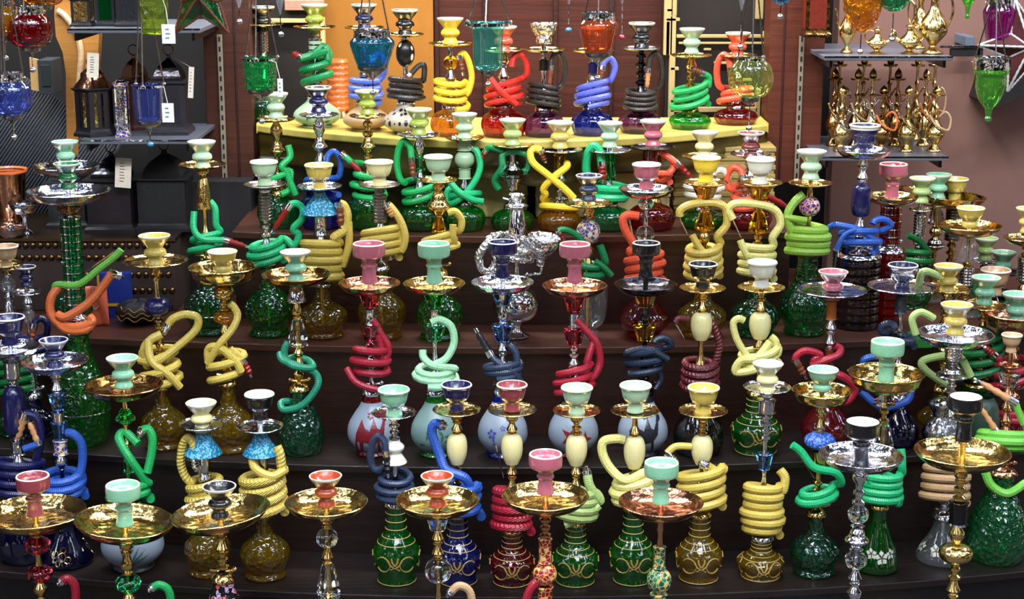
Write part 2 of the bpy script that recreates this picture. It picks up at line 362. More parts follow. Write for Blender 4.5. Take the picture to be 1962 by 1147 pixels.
ACCNAME = dict(barrel='barrel_bead', ball='round_bead', cup='glass_cup', cone='crystal_cone', shade='beaded_shade', tube='stem_tube', oval='oval_bead',
               pillar='stem_pillar', knob='stem_knob', lamp='filigree_burner', doll='ceramic_section')
def vase_prof(kind, R, H):
    return smoothprof([(r * R, z * H) for r, z in VASE[kind][0][1:]], 3)
def prof_r(prof, z):
    for (r0, z0), (r1, z1) in zip(prof, prof[1:]):
        if z0 <= z <= z1 or z1 <= z <= z0: return r0 + (r1 - r0) * ((z - z0) / (z1 - z0) if z1 != z0 else 0)
    return prof[-1][0]
def inpoly(x, y, P):
    c = False; n = len(P)
    for i in range(n):
        x1, y1 = P[i]; x2, y2 = P[i - 1]
        if (y1 > y) != (y2 > y) and x < (x2 - x1) * (y - y1) / (y2 - y1) + x1: c = not c
    return c
CAMEL = [(-.5, -.42), (-.44, .1), (-.36, .28), (-.25, .5), (-.15, .28), (-.02, .22), (.08, .55), (.18, .3), (.26, .25), (.33, .42), (.36, .62), (.5, .56), (.5, .47), (.42, .42), (.38, .1), (.26, -.05), (.26, -.45), (.2, -.45), (.19, -.1), (.0, -.12), (-.2, -.1), (-.24, -.45), (-.3, -.45), (-.32, -.1), (-.4, -.1), (-.44, -.42)]
def star(n, r1, r2, cx=0, cy=0, ph=0):
    return [(cx + (r1 if k % 2 == 0 else r2) * math.cos(PI * k / n + ph), cy + (r1 if k % 2 == 0 else r2) * math.sin(PI * k / n + ph)) for k in range(2 * n)]
def petals(cx, cy, s, n=5):
    out = []
    for k in range(n):
        a = 2 * PI * k / n + .4; ux, uy = math.cos(a), math.sin(a)
        out.append([(cx + ux * s * .15, cy + uy * s * .15), (cx + ux * s * .6 - uy * s * .34, cy + uy * s * .6 + ux * s * .34), (cx + ux * s, cy + uy * s), (cx + ux * s * .6 + uy * s * .34, cy + uy * s * .6 - ux * s * .34)])
    return out
def leafp(cx, cy, L_, wd, a):
    ux, uy = math.cos(a), math.sin(a)
    return [(cx, cy), (cx + ux * L_ * .5 - uy * wd, cy + uy * L_ * .5 + ux * wd), (cx + ux * L_, cy + uy * L_), (cx + ux * L_ * .5 + uy * wd, cy + uy * L_ * .5 - ux * wd)]
def decal(polys, prof, zc, S, cell, name, m, parent, reps=(0,)):
    """flat painted motif laid on the curved glass: polys in units of S around height zc"""
    mb = MB(); seen = {}
    def vert(i, j, ph):
        k = (i, j, ph)
        if k not in seen:
            u, v = i * cell, j * cell; z = zc + v; r = prof_r(prof, z) + .0007; a = -PI / 2 + u / max(r, .01) + ph
            seen[k] = len(mb.v); mb.v.append((r * math.cos(a), r * math.sin(a), z)); mb.al.append(0); mb.an.append(0)
        return seen[k]
    for ph in reps:
        done = set()
        for P in polys:
            Q = [(x * S, y * S) for x, y in P]
            xs = [p[0] for p in Q]; ys = [p[1] for p in Q]
            for i in range(int(min(xs) / cell) - 1, int(max(xs) / cell) + 2):
                for j in range(int(min(ys) / cell) - 1, int(max(ys) / cell) + 2):
                    if (i, j) in done: continue
                    if inpoly((i + .5) * cell, (j + .5) * cell, Q):
                        done.add((i, j)); mb.f.append((vert(i, j, ph), vert(i + 1, j, ph), vert(i + 1, j + 1, ph), vert(i, j + 1, ph))); mb.m.append(0)
    if mb.f: return mb.build(name, m, parent)
def surf_tube(mb, pts, prof, zc, r, ph=0):
    P = []
    for u, v in pts:
        z = zc + v; q = prof_r(prof, z) + r * .4; a = -PI / 2 + u / max(q, .01) + ph; P.append((q * math.cos(a), q * math.sin(a), z))
    if len(P) > 1: mb.tube(P, r, 5)

def make_bowl(spec, root, zt, m, W_=None):
    kind, col, wpx = spec[0], spec[1], float(spec[2]); inner = spec[3] if len(spec) > 3 else col
    ratio, o, rim, ins = BOWL[kind]; R = wpx * m / 2; H = ratio * wpx * m
    mk = 'foil' if col == 'foil' else 'cer:' + col
    so = smoothprof([(r, z) for r, z in o[1:]], 3)
    P = [(0, 0)] + so + rim + ins; n1 = len(so); n2 = n1 + len(rim)
    mb = MB().lathe([(r * R, (z - 1) * H) for r, z in P], 28, mi=lambda i: 0 if i < n1 - 1 else (1 if i < n2 else 2))
    rimc = 'foil' if col == 'foil' else ('cer:black' if kind == 'bw' else 'cer:white')
    o_ = mb.build('bowl', [mk, rimc, 'foil' if inner == 'foil' else 'cer:' + inner], root, (0, 0, zt))
    return H
SEED = [7]
def K(lev, x, yb, yt, yn, bowl, tray, vase, label, metal='silver', acc='', hose='', dY=0, sw=24, deco='', tilt=(0, 0), extra=None, X0=None, neckmat=None):
    SEED[0] += 1; rnd = random.Random(SEED[0])
    d = ray(x, yt); X = d.x * ROWY[lev] / d.y
    for _ in range(3): Y = rowY(lev, X) + dY; X = d.x * Y / d.y
    z0 = LZ[lev]; m = mpp(yt, Y)
    root = thing('hookah', (X, Y, z0), label, 'hookah')
    Z = lambda py: atY(x, py, Y).z - z0
    # vase
    vk, vc, vw = vase.split()[:3]; R = float(vw) * m / 2; Hn = Z(yn); prof = vase_prof(vk, R, Hn)
    gk = VASE[vk][1]
    lob = 0
    if len(vase.split()) > 3: gk = vase.split()[3]
    if vk == 'onion': lob = 16
    if vk in ('jar',): lob = 0
    key = gk + ':' + vc
    if gk == 'spots': key = 'spots:dark'
    rr = lambda z: prof_r(prof, z)
    th = .0025
    if vk == 'jar':     # stacked rings
        P = []; n = 9
        for k in range(n):
            za, zb = Hn * k / n, Hn * (k + 1) / n
            P += [(R * .84, za), (R * .98, za + .003), (R, (za + zb) / 2), (R * .98, zb - .003)]
        P = [(0, 0)] + P + [(R * .6, Hn)]
        MB().lathe(P, 32).build('glass_base', key, root)
    elif gk in ('glass', 'crack'):
        MB().lathe([(0, 0)] + prof, 32, lobes=lob, amp=.045, o=(0, 0, .001)).build('glass_base', key, root)
    else:
        MB().lathe([(0, 0)] + prof + [(0, Hn)], 32, lobes=0, o=(0, 0, .001)).build('glass_base', key, root)
    if vk in ('round',) and gk == 'frost':
        nc = neckmat or 'glass:ggreen'
        ft = [(r + .0008, z) for r, z in prof if z < Hn * .09]
        MB().lathe(ft, 32, o=(0, 0, .001)).build('base_foot', nc, root)
        nk = [(r + .0008, z) for r, z in prof if z > Hn * .84]
        MB().lathe(nk, 32, o=(0, 0, .001)).build('base_neck', nc, root)
    if gk in ('glass', 'crack') and vk != 'jar':
        MB().tube([(0, 0, .02), (0, 0, Hn)], .0065, 10).build('down_tube', 'metal:' + metal, root)
    if 'gold' in deco:
        rings = MB()
        for t in (.015, .52, .6, .7, .8, .9):
            z = t * Hn; q = rr(z); rings.lathe([(q, z - .0012), (q + .0014, z), (q, z + .0012)], 32)
        rings.build('gilt_ring', 'plain:176,150,84', root)
        s = MB(); zc = Hn * .3
        for ph in (0, 2 * PI / 3, 4 * PI / 3):
            for sg in (-1, 1):
                cx = sg * R * .55; q = R * .34
                surf_tube(s, [(cx + sg * q * math.cos(a) * -1, q * math.sin(a)) for a in [k * .32 - 2.6 for k in range(17)]], prof, zc, .0015, ph)
                surf_tube(s, [(sg * R * .05, -R * .1), (sg * R * .2, R * .02), (sg * R * .3, R * .22)], prof, zc, .0021, ph)
                surf_tube(s, [(sg * R * .02, R * .0), (sg * R * .12, R * .18), (sg * R * .14, R * .34)], prof, zc, .0022, ph)
            surf_tube(s, [(-R * .2, -R * .2), (0, -R * .1), (R * .2, -R * .24)], prof, zc, .0015, ph)
        s.build('gilt_scroll', 'plain:172,142,74', root)
    if 'ring' in deco:
        rings = MB()
        for t in (.3, .62):
            z = t * Hn; q = rr(z); rings.lathe([(q, z - .001), (q + .0014, z), (q, z + .001)], 32)
        rings.build('silver_ring', 'metal:silver', root)
    cell = .0013
    for dname, mt in (('camel', 'plain:110,16,26'), ('dcamel', 'plain:22,24,36')):
        if dname in deco.split():
            decal([CAMEL], prof, Hn * .36, R * 1.45, cell, 'camel_motif', mt, root, (0, PI))
            decal(petals(0, 0, .16, 6), prof, Hn * .7, R, cell, 'flower_motif', mt, root, (0, 2, 4))
    if 'flame' in deco:
        decal([star(5, .5, .2, -.1, 0), star(4, .34, .12, .45, -.1)], prof, Hn * .4, R, cell, 'painted_motif', 'plain:125,22,30', root, (0, 2, 4))
    if 'leaf' in deco:
        P = [leafp(.3 * math.cos(k), .3 * math.sin(k * 1.7), .3, .05, k * 1.1) for k in range(8)]
        decal(P, prof, Hn * .4, R * 1.2, cell, 'leaf_motif', 'plain:48,100,80', root, (0, 2, 4))
    if 'bflo' in deco:
        P = petals(-.45, .05, .22) + petals(.5, -.05, .2) + petals(0, .3, .12) + [leafp(-.45, 0, .4, .04, -1.2), leafp(.5, -.1, .3, .04, -1.9)]
        decal(P, prof, Hn * .42, R, cell, 'flower_motif', 'plain:62,72,150', root, (0, 2, 4))
    if 'grass' in deco:
        P = [leafp(.1, -.5, .75, .035, a) for a in (.5, .8, 1.1, 1.5, 2.0)] + petals(.15, .12, .14)
        decal(P, prof, Hn * .42, R, cell, 'grass_motif', 'plain:62,92,98', root, (0, 2, 4))
    if 'wflo' in deco:
        P = petals(.05, -.05, .34) + petals(-.42, .1, .26) + petals(.5, .08, .24)
        decal(P, prof, Hn * (.3 if vk == 'tall' else .55), R, cell, 'flower_motif', 'plain:222,226,206', root, (0, 2.1, 4.2))
        decal([star(6, .07, .05, .05, -.05), star(6, .05, .04, -.42, .1)], [(r + .0006, z) for r, z in prof], Hn * (.3 if vk == 'tall' else .55), R, cell * .8, 'flower_centre', 'plain:150,26,40', root, (0, 2.1, 4.2))
    if 'cflo' in deco:
        s = MB()
        for ph in (0, 2.1, 4.2):
            for cx, cy, q in ((0, 0, .16), (-.28, .1, .12), (.24, -.1, .12), (.05, .25, .1), (-.15, -.22, .1)):
                surf_tube(s, [((cx + q * math.cos(a)) * R, (cy + q * math.sin(a)) * R) for a in [k * PI / 5 for k in range(11)]], prof, Hn * .3, .0012, ph)
            surf_tube(s, [(R * (-.8 + .1 * k), R * .15 * math.sin(k)) for k in range(6)], prof, Hn * .35, .001, ph)
        s.build('scroll_motif', 'metal:gold', root)
    # tray
    tk, tcol, tw = tray.split()[:3]; TR = float(tw) * m / 2
    dep = {'f': .085, 's': .24, 'd': .36}[tk] * TR * 1.1
    zr = Z(yt); zf = zr - dep
    P = [(.0, -.012 * TR), (.16, -.03 * TR), (.62, 0), (.82, dep * .28), (.93, dep * .68), (.985, dep * .96)]
    P = [(r * TR, z) for r, z in P[:3]] + [(r * TR, z) for r, z in P[3:]]
    ins = [(1.01 * TR, dep + .0015), (.99 * TR, dep + .003), (.965 * TR, dep + .0015), (.90 * TR, dep * .7), (.79 * TR, dep * .3 + .001), (.6 * TR, .02 * TR + .001), (.3 * TR, .002), (.0, .002)]
    if tk == 'd':
        P = [(0, -.02 * TR), (.3 * TR, -.03 * TR), (.7 * TR, .0), (.86 * TR, dep * .3), (.93 * TR, dep * .8), (.985 * TR, dep)]
        ins = [(1.01 * TR, dep + .0015), (.99 * TR, dep + .003), (.96 * TR, dep + .001), (.9 * TR, dep * .8), (.83 * TR, dep * .3), (.68 * TR, .02 * TR), (.3 * TR, .003), (0, .003)]
    MB().lathe(smoothprof(P, 2) + smoothprof(ins, 2), 40, tilt=tilt).build('tray', 'etched:' + tcol, root, (0, 0, zf))
    # bowl
    bs = bowl.split(); BH = BOWL[bs[0]][0] * float(bs[2]) * m; zb = Z(yb)
    ztop = max(zb, zf + .003 + BH * .6)
    make_bowl(bs, root, ztop, m)
    bb = ztop - BH
    # stem
    A = []
    for a in [q for q in acc.split(';') if q.strip()]:
        k, y0, y1, wd, mk = a.split()[:5]; A.append((Z(float(y1)), Z(float(y0)), k, float(wd) * m / 2, mk))
    A.sort(); z = Hn; SR = sw * m / 2; stem = MB(); first = True
    # dome collar where the stem meets the glass
    cr = max(rr(Hn) * 1.15, SR * .9); ch = min(.022, max(.008, (zf - Hn) * .2))
    stem.lathe([(cr * .95, Hn - .004), (cr * 1.05, Hn), (cr, Hn + ch * .25), (cr * .8, Hn + ch * .6), (SR * .5, Hn + ch)], 24)
    z = Hn + ch
    top = max(zf, bb)
    for (a0, a1, k, r, mk) in A + [(zf, None, None, 0, None)]:
        if a0 - z > .003: stem.lathe([(SR * .4, z)] + turned(z, a0, SR, rnd) + [(SR * .4, a0)], 16)
        if k is None: break
        a0 = max(a0, z - .002)
        pr = [(q * r, a0 + t * (a1 - a0)) for q, t in ACC[k]]
        cryst = mk.startswith('crystal') or k in ('cup',)
        seg = 10 if cryst else 24
        if k == 'pillar':
            n = max(3, round((a1 - a0) / (.55 * r * 1.4))); pr = [(0, a0)]; h = (a1 - a0) / n
            for i in range(n): pr += [(r * .7, a0 + h * i), (r, a0 + h * (i + .15)), (r, a0 + h * (i + .8)), (r * .7, a0 + h * (i + .95))]
            pr.append((0, a1)); seg = 20
            if not mk.startswith('metal'):
                bd = MB()
                for i in range(n + 1): zz = min(a0 + h * i, a1 - .002); bd.lathe([(r * .6, zz - .0015), (r * 1.04, zz - .0012), (r * 1.04, zz + .0022), (r * .6, zz + .0025)], 20)
                bd.build('silver_band', 'metal:silver', root)
            if mk.startswith('metal'):
                n = max(5, round((a1 - a0) / .0085)); h = (a1 - a0) / n; pr = [(0, a0)]
                for i in range(n): pr += [(r * .86, a0 + h * i), (r, a0 + h * (i + .3)), (r, a0 + h * (i + .7)), (r * .86, a0 + h * (i + .98))]
                pr.append((0, a1))
        elif k in ('ball', 'barrel', 'oval', 'shade', 'doll', 'knob'): pr = smoothprof(pr, 3)
        if k in ('shade', 'doll', 'knob', 'lamp', 'tube', 'cone', 'cup', 'ball', 'barrel', 'oval') and pr[0][0] > 0: pr = [(0, pr[0][1])] + pr + [(0, pr[-1][1])]
        lb = 12 if k in ('barrel',) else (8 if (k == 'ball' and cryst) else 0)
        MB().lathe(pr, seg if not lb else 32, lobes=lb, amp=.04).build(ACCNAME[k], mk, root, smooth=(not cryst) or bool(lb))
        z = max(z, a1 - .001)
    stem.tube([(0, 0, Hn), (0, 0, top)], .0038, 8)
    if top > zf - .001: stem.lathe([(SR * .5, zf - .004), (SR * .45, zf), (SR * .38, top + .004)], 14)
    # hose port and release valve on the collar
    for sg in (-1, 1):
        stem.tube([(sg * SR * .4, -.004, Hn + ch * 1.0), (sg * (SR + .010), -.010, Hn + ch * 1.0 + .006)], .0042, 8)
    stem.lathe(smoothprof([(0, -.006), (.0055, -.003), (.006, 0), (.0055, .003), (0, .006)], 2), 10, o=(SR + .011, -.010, Hn + ch + .007))
    stem.build('stem', 'metal:' + metal, root)
    if extra: extra(root, Z, m)
    # hose
    for hs in [h for h in hose.split('&') if h.strip()]:
        f = [q.strip() for q in hs.split('|')]; hc, ht = f[0].split()[:2]; hk = 'rope' if 'rope' in f[0] else 'hose'; hr = float(ht) * m / 2
        pts = []
        def loc(px, py, dd=0):
            Yp = Y + dd * m; p = atY(px, py, Yp); return Vector((p.x - X, p.y - Y, p.z - z0))
        side = 1
        pt = f[2] if len(f) > 2 else ''
        if pt and pt[0] in 'RL' : side = 1 if pt[0] == 'R' else -1
        elif pt: side = 1 if float(pt.split()[0].split(',')[0]) > x else -1
        if f[1]:
            y0, y1, n, rp_ = [float(q) for q in f[1].split()]; zc1 = Z(y1); zc0 = Z(y0); rc = rp_ * m
            steps = int(n * 14); ph0 = (0 if side > 0 else PI) - n * 2 * PI; tl = rnd.uniform(.2, .42) * rnd.choice((-1, 1)); tp = rnd.uniform(0, 6)
            for k in range(steps + 1):
                t = k / steps; a = ph0 + t * n * 2 * PI
                q = rc * (1 + .07 * math.sin(a * .37 + tp) + .05 * math.sin(t * 9 + tp)) * (1 - .12 * t)
                zz = zc1 + (zc0 - zc1) * t + rc * tl * math.sin(a + tp) * .55
                pts.append(Vector((q * math.cos(a), q * math.sin(a) * .92, zz)))
        mouth = f[3] if len(f) > 3 else 'wood'
        if pt and pt[0] in 'RL':
            h = float(pt[1:].split()[0] or 55); y0 = float(f[1].split()[0]); rp_ = float(f[1].split()[3]); s = side
            P = [loc(x + s * rp_ * 1.3, y0 - h * .3, -2), loc(x + s * rp_ * 1.25, y0 - h * .75, -4), loc(x + s * rp_ * .9, y0 - h, -8), loc(x + s * rp_ * .55, y0 - h * .85, -12), loc(x + s * rp_ * .45, y0 - h * .55, -15)]
        else: P = [loc(*[float(v) for v in q.split(',')]) for q in pt.split()]
        if pts:
            crv = pts[:-1] + catmull([pts[-6], pts[-1]] + P, 7)[7:] if P else pts
        else: crv = catmull(P, 8)
        ho = MB().tube(crv, hr, 9); hob = ho.build('hose', 'foil' if hc == 'silver' else hk + ':' + hc, root, attrs=True)
        if mouth != 'none':
            mw = mouth.split(); mc = {'wood': 'wood:120,58,32', 'tan': 'wood:190,135,85', 'red': 'plain:135,22,18', 'black': 'plain:20,18,20', 'silver': 'metal:silver'}[mw[0]]
            ml = float(mw[1]) * m if len(mw) > 1 else 42 * m
            e1 = crv[-1]; dr = (crv[-1] - crv[-4]).normalized()
            if len(mw) > 3: q = loc(float(mw[2]), float(mw[3]), -10); dr = (q - e1).normalized(); ml = (q - e1).length
            MB().tube([e1 - dr * .004, e1 + dr * ml * .16], hr * 1.12, 10).build('silver_ferrule', 'metal:silver', hob)
            k_ = [0, .15, .3, .45, .6, .75, .9, 1]; rad = [1.0, 1.1, .8, 1.05, .75, 1.0, .7, .6]
            a_ = e1 + dr * ml * .16; b_ = e1 + dr * ml * .82
            MB().tube([a_.lerp(b_, t) for t in k_], 1, 10, radii=[hr * q for q in rad]).build('mouthpiece', mc, hob)
            MB().tube([b_, e1 + dr * ml], hr, 8, radii=[hr * .55, hr * .42]).build('mouth_tip', 'metal:silver', hob)
    return root
# ================================================================ the large structure
def bx(name, x0, x1, y0, y1, z0, z1, m, parent=None, bevel=.002, kind=None):
    cx, cy, cz = (x0 + x1) / 2, (y0 + y1) / 2, z0
    o = MB().box(x0 - cx, x1 - cx, y0 - cy, y1 - cy, 0, z1 - z0).build(name, m, parent, (cx, cy, cz), smooth=False, bevel=bevel)
    if parent: o.location = (cx - parent.location.x, cy - parent.location.y, cz - parent.location.z)
    if kind: o['kind'] = kind
    return o
def bp(name, px0, py0, px1, py1, Y, dep, m, parent=None, bevel=.002, kind=None):
    """a box whose front face at distance Y spans this rectangle of the photograph"""
    cx = (px0 + px1) / 2; my = (py0 + py1) / 2
    a = atY(px0, my, Y); b = atY(px1, my, Y); t = atY(cx, py0, Y).z; u = atY(cx, py1, Y).z
    return bx(name, a.x, b.x, Y, Y + dep, u, t, m, parent, bevel, kind)
WOOD = 'wood:66,34,22'; DWOOD = 'wood:26,17,14'
bx('floor', -3.2, 3.2, -.5, 5.9, -.1, 0, 'matte:60,56,52', kind='structure', bevel=0)
bx('wall_back', -3.2, 3.2, 5.5, 5.6, 0, 3.6, 'matte:16,13,13', kind='structure', bevel=0)
bx('wall_left', -3.1, -3.0, 3.0, 5.5, 0, 3.6, 'matte:28,25,25', kind='structure', bevel=0)

def tier(lev, label, x0, x1, yback):
    z1 = LZ[lev]; Y0, k = FRONT[lev]; zb = {'A': 0, 'B': LZ['A'], 'C': LZ['B'], 'D': LZ['C'], 'E': LZ['D']}[lev]
    root = thing('display_step', (0, Y0, zb), label, 'shelf', 'dark wooden display steps')
    n = 40; top, bot, rs = [], [], []
    f = lambda X: k * X * X
    X = [x0 + (x1 - x0) * i / n for i in range(n + 1)]; yb = yback - Y0
    mb = MB(); T = .018; zt = z1 - zb
    def slab(mb, off, za, zc, back):
        b = len(mb.v)
        for x_ in X: mb.v += [(x_, f(x_) + off, zc), (x_, f(x_) + off, za), (x_, back, za), (x_, back, zc)]
        mb.al += [0] * 4 * len(X); mb.an += [0] * 4 * len(X)
        for i in range(n):
            a = b + 4 * i; c = a + 4
            for p, q in ((0, 1), (1, 2), (2, 3), (3, 0)): mb.f.append((a + p, c + p, c + q, a + q)); mb.m.append(0)
        mb.f += [(b + 3, b + 2, b + 1, b), (b + 4 * n, b + 4 * n + 1, b + 4 * n + 2, b + 4 * n + 3)]; mb.m += [0, 0]
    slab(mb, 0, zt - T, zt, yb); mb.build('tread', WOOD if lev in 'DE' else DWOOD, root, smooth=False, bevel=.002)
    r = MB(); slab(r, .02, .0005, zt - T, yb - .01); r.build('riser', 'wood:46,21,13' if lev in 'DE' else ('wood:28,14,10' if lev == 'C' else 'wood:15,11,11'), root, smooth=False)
tier('A', 'lowest and nearest display step, in front of every other row', -1.5, 1.5, 4.9)
tier('B', 'black wooden display step carrying the bottom row of bases with gilt scrolls', -1.5, 1.5, 4.95)
tier('C', 'dark wooden display step carrying the frosted camel-painted bases', -1.6, 1.6, 5.0)
tier('D', 'brown wooden display step carrying the crackled green and olive bases', -1.75, 1.75, 5.05)
tier('E', 'reddish brown wooden display step just below the cloth-draped shelf', -.75, .75, 5.0)

# cloth covered top shelf
def draped():
    z1 = LZ['F']; Y0, k = FRONT['F']; f = lambda X: k * X * X
    root = thing('draped_shelf', (0, Y0, LZ['E']), 'curved top shelf draped in shiny olive gold cloth', 'shelf')
    xa, xb = atY(488, 240, 4.75).x, atY(1476, 240, 4.75).x; dz = z1 - LZ['E']
    mb = MB(); n = 60; X = [xa + (xb - xa) * i / n for i in range(n + 1)]
    b = 0
    for x_ in X: mb.v += [(x_, f(x_), dz), (x_, f(x_), dz - .022), (x_, .5, dz - .022), (x_, .5, dz)]
    mb.al = [0] * len(mb.v); mb.an = mb.al[:]
    for i in range(n):
        a = 4 * i; c = a + 4
        for p, q in ((0, 1), (1, 2), (2, 3), (3, 0)): mb.f.append((a + p, c + p, c + q, a + q)); mb.m.append(0)
    mb.f += [(3, 2, 1, 0), (4 * n, 4 * n + 1, 4 * n + 2, 4 * n + 3)]; mb.m += [0, 0]
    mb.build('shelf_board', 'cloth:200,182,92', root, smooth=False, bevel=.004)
    rnd = random.Random(3); ph = [rnd.uniform(0, 6) for _ in range(6)]
    def fn(u, v):
        x_ = xa + (xb - xa) * u; fold = math.sin(x_ * 13 + ph[0] + v * 3) * .5 + math.sin(x_ * 29 + ph[1] - v * 2) * .3 + math.sin(x_ * 61 + ph[2]) * .15
        drop = .085 + .022 * math.sin(x_ * 4.2 + 1.2) + (.03 if x_ < -.25 else 0) + .01 * math.sin(x_ * 17)
        sag = math.sin(v * PI * 3 + x_ * 6) * .008 * v
        return (x_, f(x_) + .012 + .02 * v + .014 * v * fold + sag, dz - .012 - v * drop)
    MB().grid(fn, 160, 10).build('hanging_drape', 'cloth:74,62,20', root, solid=.002)  # shade below the shelf lip is put into this darker cloth colour
    MB().box(-.28, .22, .30, .34, 0, dz - .022).build('back_board', 'matte:30,24,16', root, smooth=False)
draped()
def crate(px0, px1, py0, py1, Y, m, label, slats=False):
    a = atY((px0 + px1) / 2, py1, Y)
    root = thing('storage_box', (a.x, Y, LZ['E']), label, 'box')
    w_ = (px1 - px0) * mpp(py1, Y); h = atY(px0, py0, Y).z - LZ['E']
    MB().box(-w_ / 2, w_ / 2, 0, .12, 0, h).build('box_body', m, root, smooth=False, bevel=.006)
    s = MB()
    n = 7 if slats else 2
    for i in range(n): z = h * (i + .7) / n; s.box(-w_ / 2 - .002, w_ / 2 + .002, -.004, .122, z, z + (.012 if slats else .006))
    s.build('band', m, root, smooth=False, bevel=.001)
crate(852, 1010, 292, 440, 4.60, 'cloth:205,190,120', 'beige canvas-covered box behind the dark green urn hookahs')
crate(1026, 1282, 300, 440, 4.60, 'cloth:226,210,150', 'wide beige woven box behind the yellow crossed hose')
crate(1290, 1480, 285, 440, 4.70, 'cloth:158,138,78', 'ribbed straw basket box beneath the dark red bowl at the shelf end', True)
crate(500, 690, 300, 440, 4.74, 'cloth:44,42,20', 'dark olive cloth-covered box at the left end of the shelf')  # boxes at this end get a darker cloth colour
crate(700, 845, 300, 440, 4.66, 'cloth:60,54,24', 'dark olive cloth-covered box left of the pale canvas box')

# back of the shop
PY = 5.05
bp('wall_orange', 612, -200, 830, 275, PY + .12, .1, 'matte:150,96,18', kind='structure')
d = tag(bp('door_1', 830, -200, 1276, 300, PY + .14, .05, 'wood:62,20,8'), kind='structure')
for px in (832, 925, 1060, 1168, 1268):
    bp('door_board', px, -200, px + 9, 300, PY + .125, .02, 'wood:44,12,7', d)
p = tag(bp('pillar_left', 388, -250, 478, 346, 4.78, .12, 'wood:70,34,22'), kind='structure')
bp('pillar_groove', 446, -250, 450, 346, 4.775, .01, 'wood:40,20,14', p)
p = tag(bp('pillar_right', 1476, -250, 1582, 350, 4.85, .12, 'wood:88,38,20'), kind='structure')
bp('pillar_groove', 1502, -250, 1506, 350, 4.845, .01, 'wood:50,20,14', p)
for (px0, Y, lb) in ((427, 4.77, 'slotted metal shelf upright on the dark left pillar'), (1520, 4.84, 'slotted pale shelf upright on the reddish right pillar')):
    a = atY(px0 + 5, 345, Y); t = atY(px0 + 5, 66, Y); m_ = mpp(200, Y)
    r = thing('shelf_upright', (a.x, Y, a.z), lb, 'bracket'); h = t.z - a.z
    MB().box(-4.5 * m_, 4.5 * m_, -.008, 0, 0, h).build('channel', 'matte:140,132,112', r, smooth=False)
    s = MB(); n = 15
    for i in range(n): z = h * (i + .3) / n; s.box(-1.6 * m_, 1.6 * m_, -.0095, -.0078, z, z + h / n * .5)
    s.build('slot', 'matte:10,8,8', r, smooth=False)
bx('wall_right', atY(1600, 200, 5.2).x, 3.2, 5.2, 5.3, 0, 3.6, 'matte:122,88,78', kind='structure', bevel=0)
bp('plinth', 344, 347, 482, 450, 4.7, .35, 'matte:20,18,19')
tag(bpy.data.objects['plinth'], 'plain black block under the left pillar', 'plinth'); bpy.data.objects['plinth'].location.z = LZ['D']
bpy.data.objects['plinth'].data.transform(__import__('mathutils').Matrix.Diagonal((1, 1, (atY(400, 347, 4.7).z - LZ['D']) / (atY(400, 347, 4.7).z - atY(413, 450, 4.7).z), 1)))
# cream fretwork screen behind the right of the top shelf
def fret():
    Y = 5.1; r = thing('fretwork_screen', tuple(atY(1376, 300, Y)), 'cream lattice window screen with dark openings above the shelf', 'screen'); o = r.location
    bk = bp('backing_panel', 1277, -200, 1478, 300, Y + .03, .01, 'matte:22,14,10', r)
    s = MB()
    def bar(x0, y0, x1, y1):
        m_ = mpp(y0, Y); a = atY(x0, y0, Y); b = atY(x1, y1, Y); s.box(a.x - o.x, b.x - o.x, -.012, .012, b.z - o.z, a.z - o.z)
    for q in ((1277, -200, 1287, 105), (1290, -200, 1296, 30), (1277, 16, 1288, 22), (1276, 34, 1302, 40), (1276, 40, 1282, 105), (1284, 30, 1291, 225), (1296, 66, 1475, 72), (1300, 80, 1475, 84),
              (1284, 128, 1300, 134), (1284, 190, 1330, 196), (1284, 205, 1450, 214), (1470, 56, 1476, 120), (1448, 170, 1455, 225), (1462, 60, 1475, 66), (1348, 92, 1362, 96), (1368, 118, 1420, 122), (1455, -200, 1461, 36), (1400, 150, 1440, 155)): bar(*q)
    s.build('lattice', 'matte:172,152,100', r, smooth=False, bevel=.0015)
fret()
# framed sign pieces at the back left of the shelf
r = thing('framed_board', tuple(atY(575, 160, 5.1)), 'cream framed board partly hidden behind the green-coiled hookah', 'board')
bp('dark_field', 482, -100, 612, 280, 5.12, .03, 'matte:22,15,12', r)
bp('frame_bar', 490, 36, 618, 44, 5.09, .03, 'matte:196,176,120', r); bp('frame_bar', 614, 34, 622, 100, 5.09, .03, 'matte:196,176,120', r)
bp('frame_bar', 545, 0, 620, 20, 5.09, .03, 'matte:176,132,110', r)
# orange ribbed glass lamp
a = atY(648, 205, 4.95); m_ = mpp(160, 4.95)
r = thing('ribbed_lamp', (a.x, 4.95, LZ['F']), 'orange ribbed glass lamp against the orange wall', 'lamp')
P = []
for k in range(9): z = k * 11 * m_; P += [(19 * m_, z), (21.5 * m_, z + 5 * m_), (19 * m_, z + 10 * m_)]
MB().lathe([(0, 0)] + P + [(0, 99 * m_)], 28).build('glass_shade', 'cer:orange', r); MB().lathe([(0, -.02), (.04, -.02), (.03, 0), (0, 0)], 20).build('base', 'metal:bronze', r); r.location.z += .02
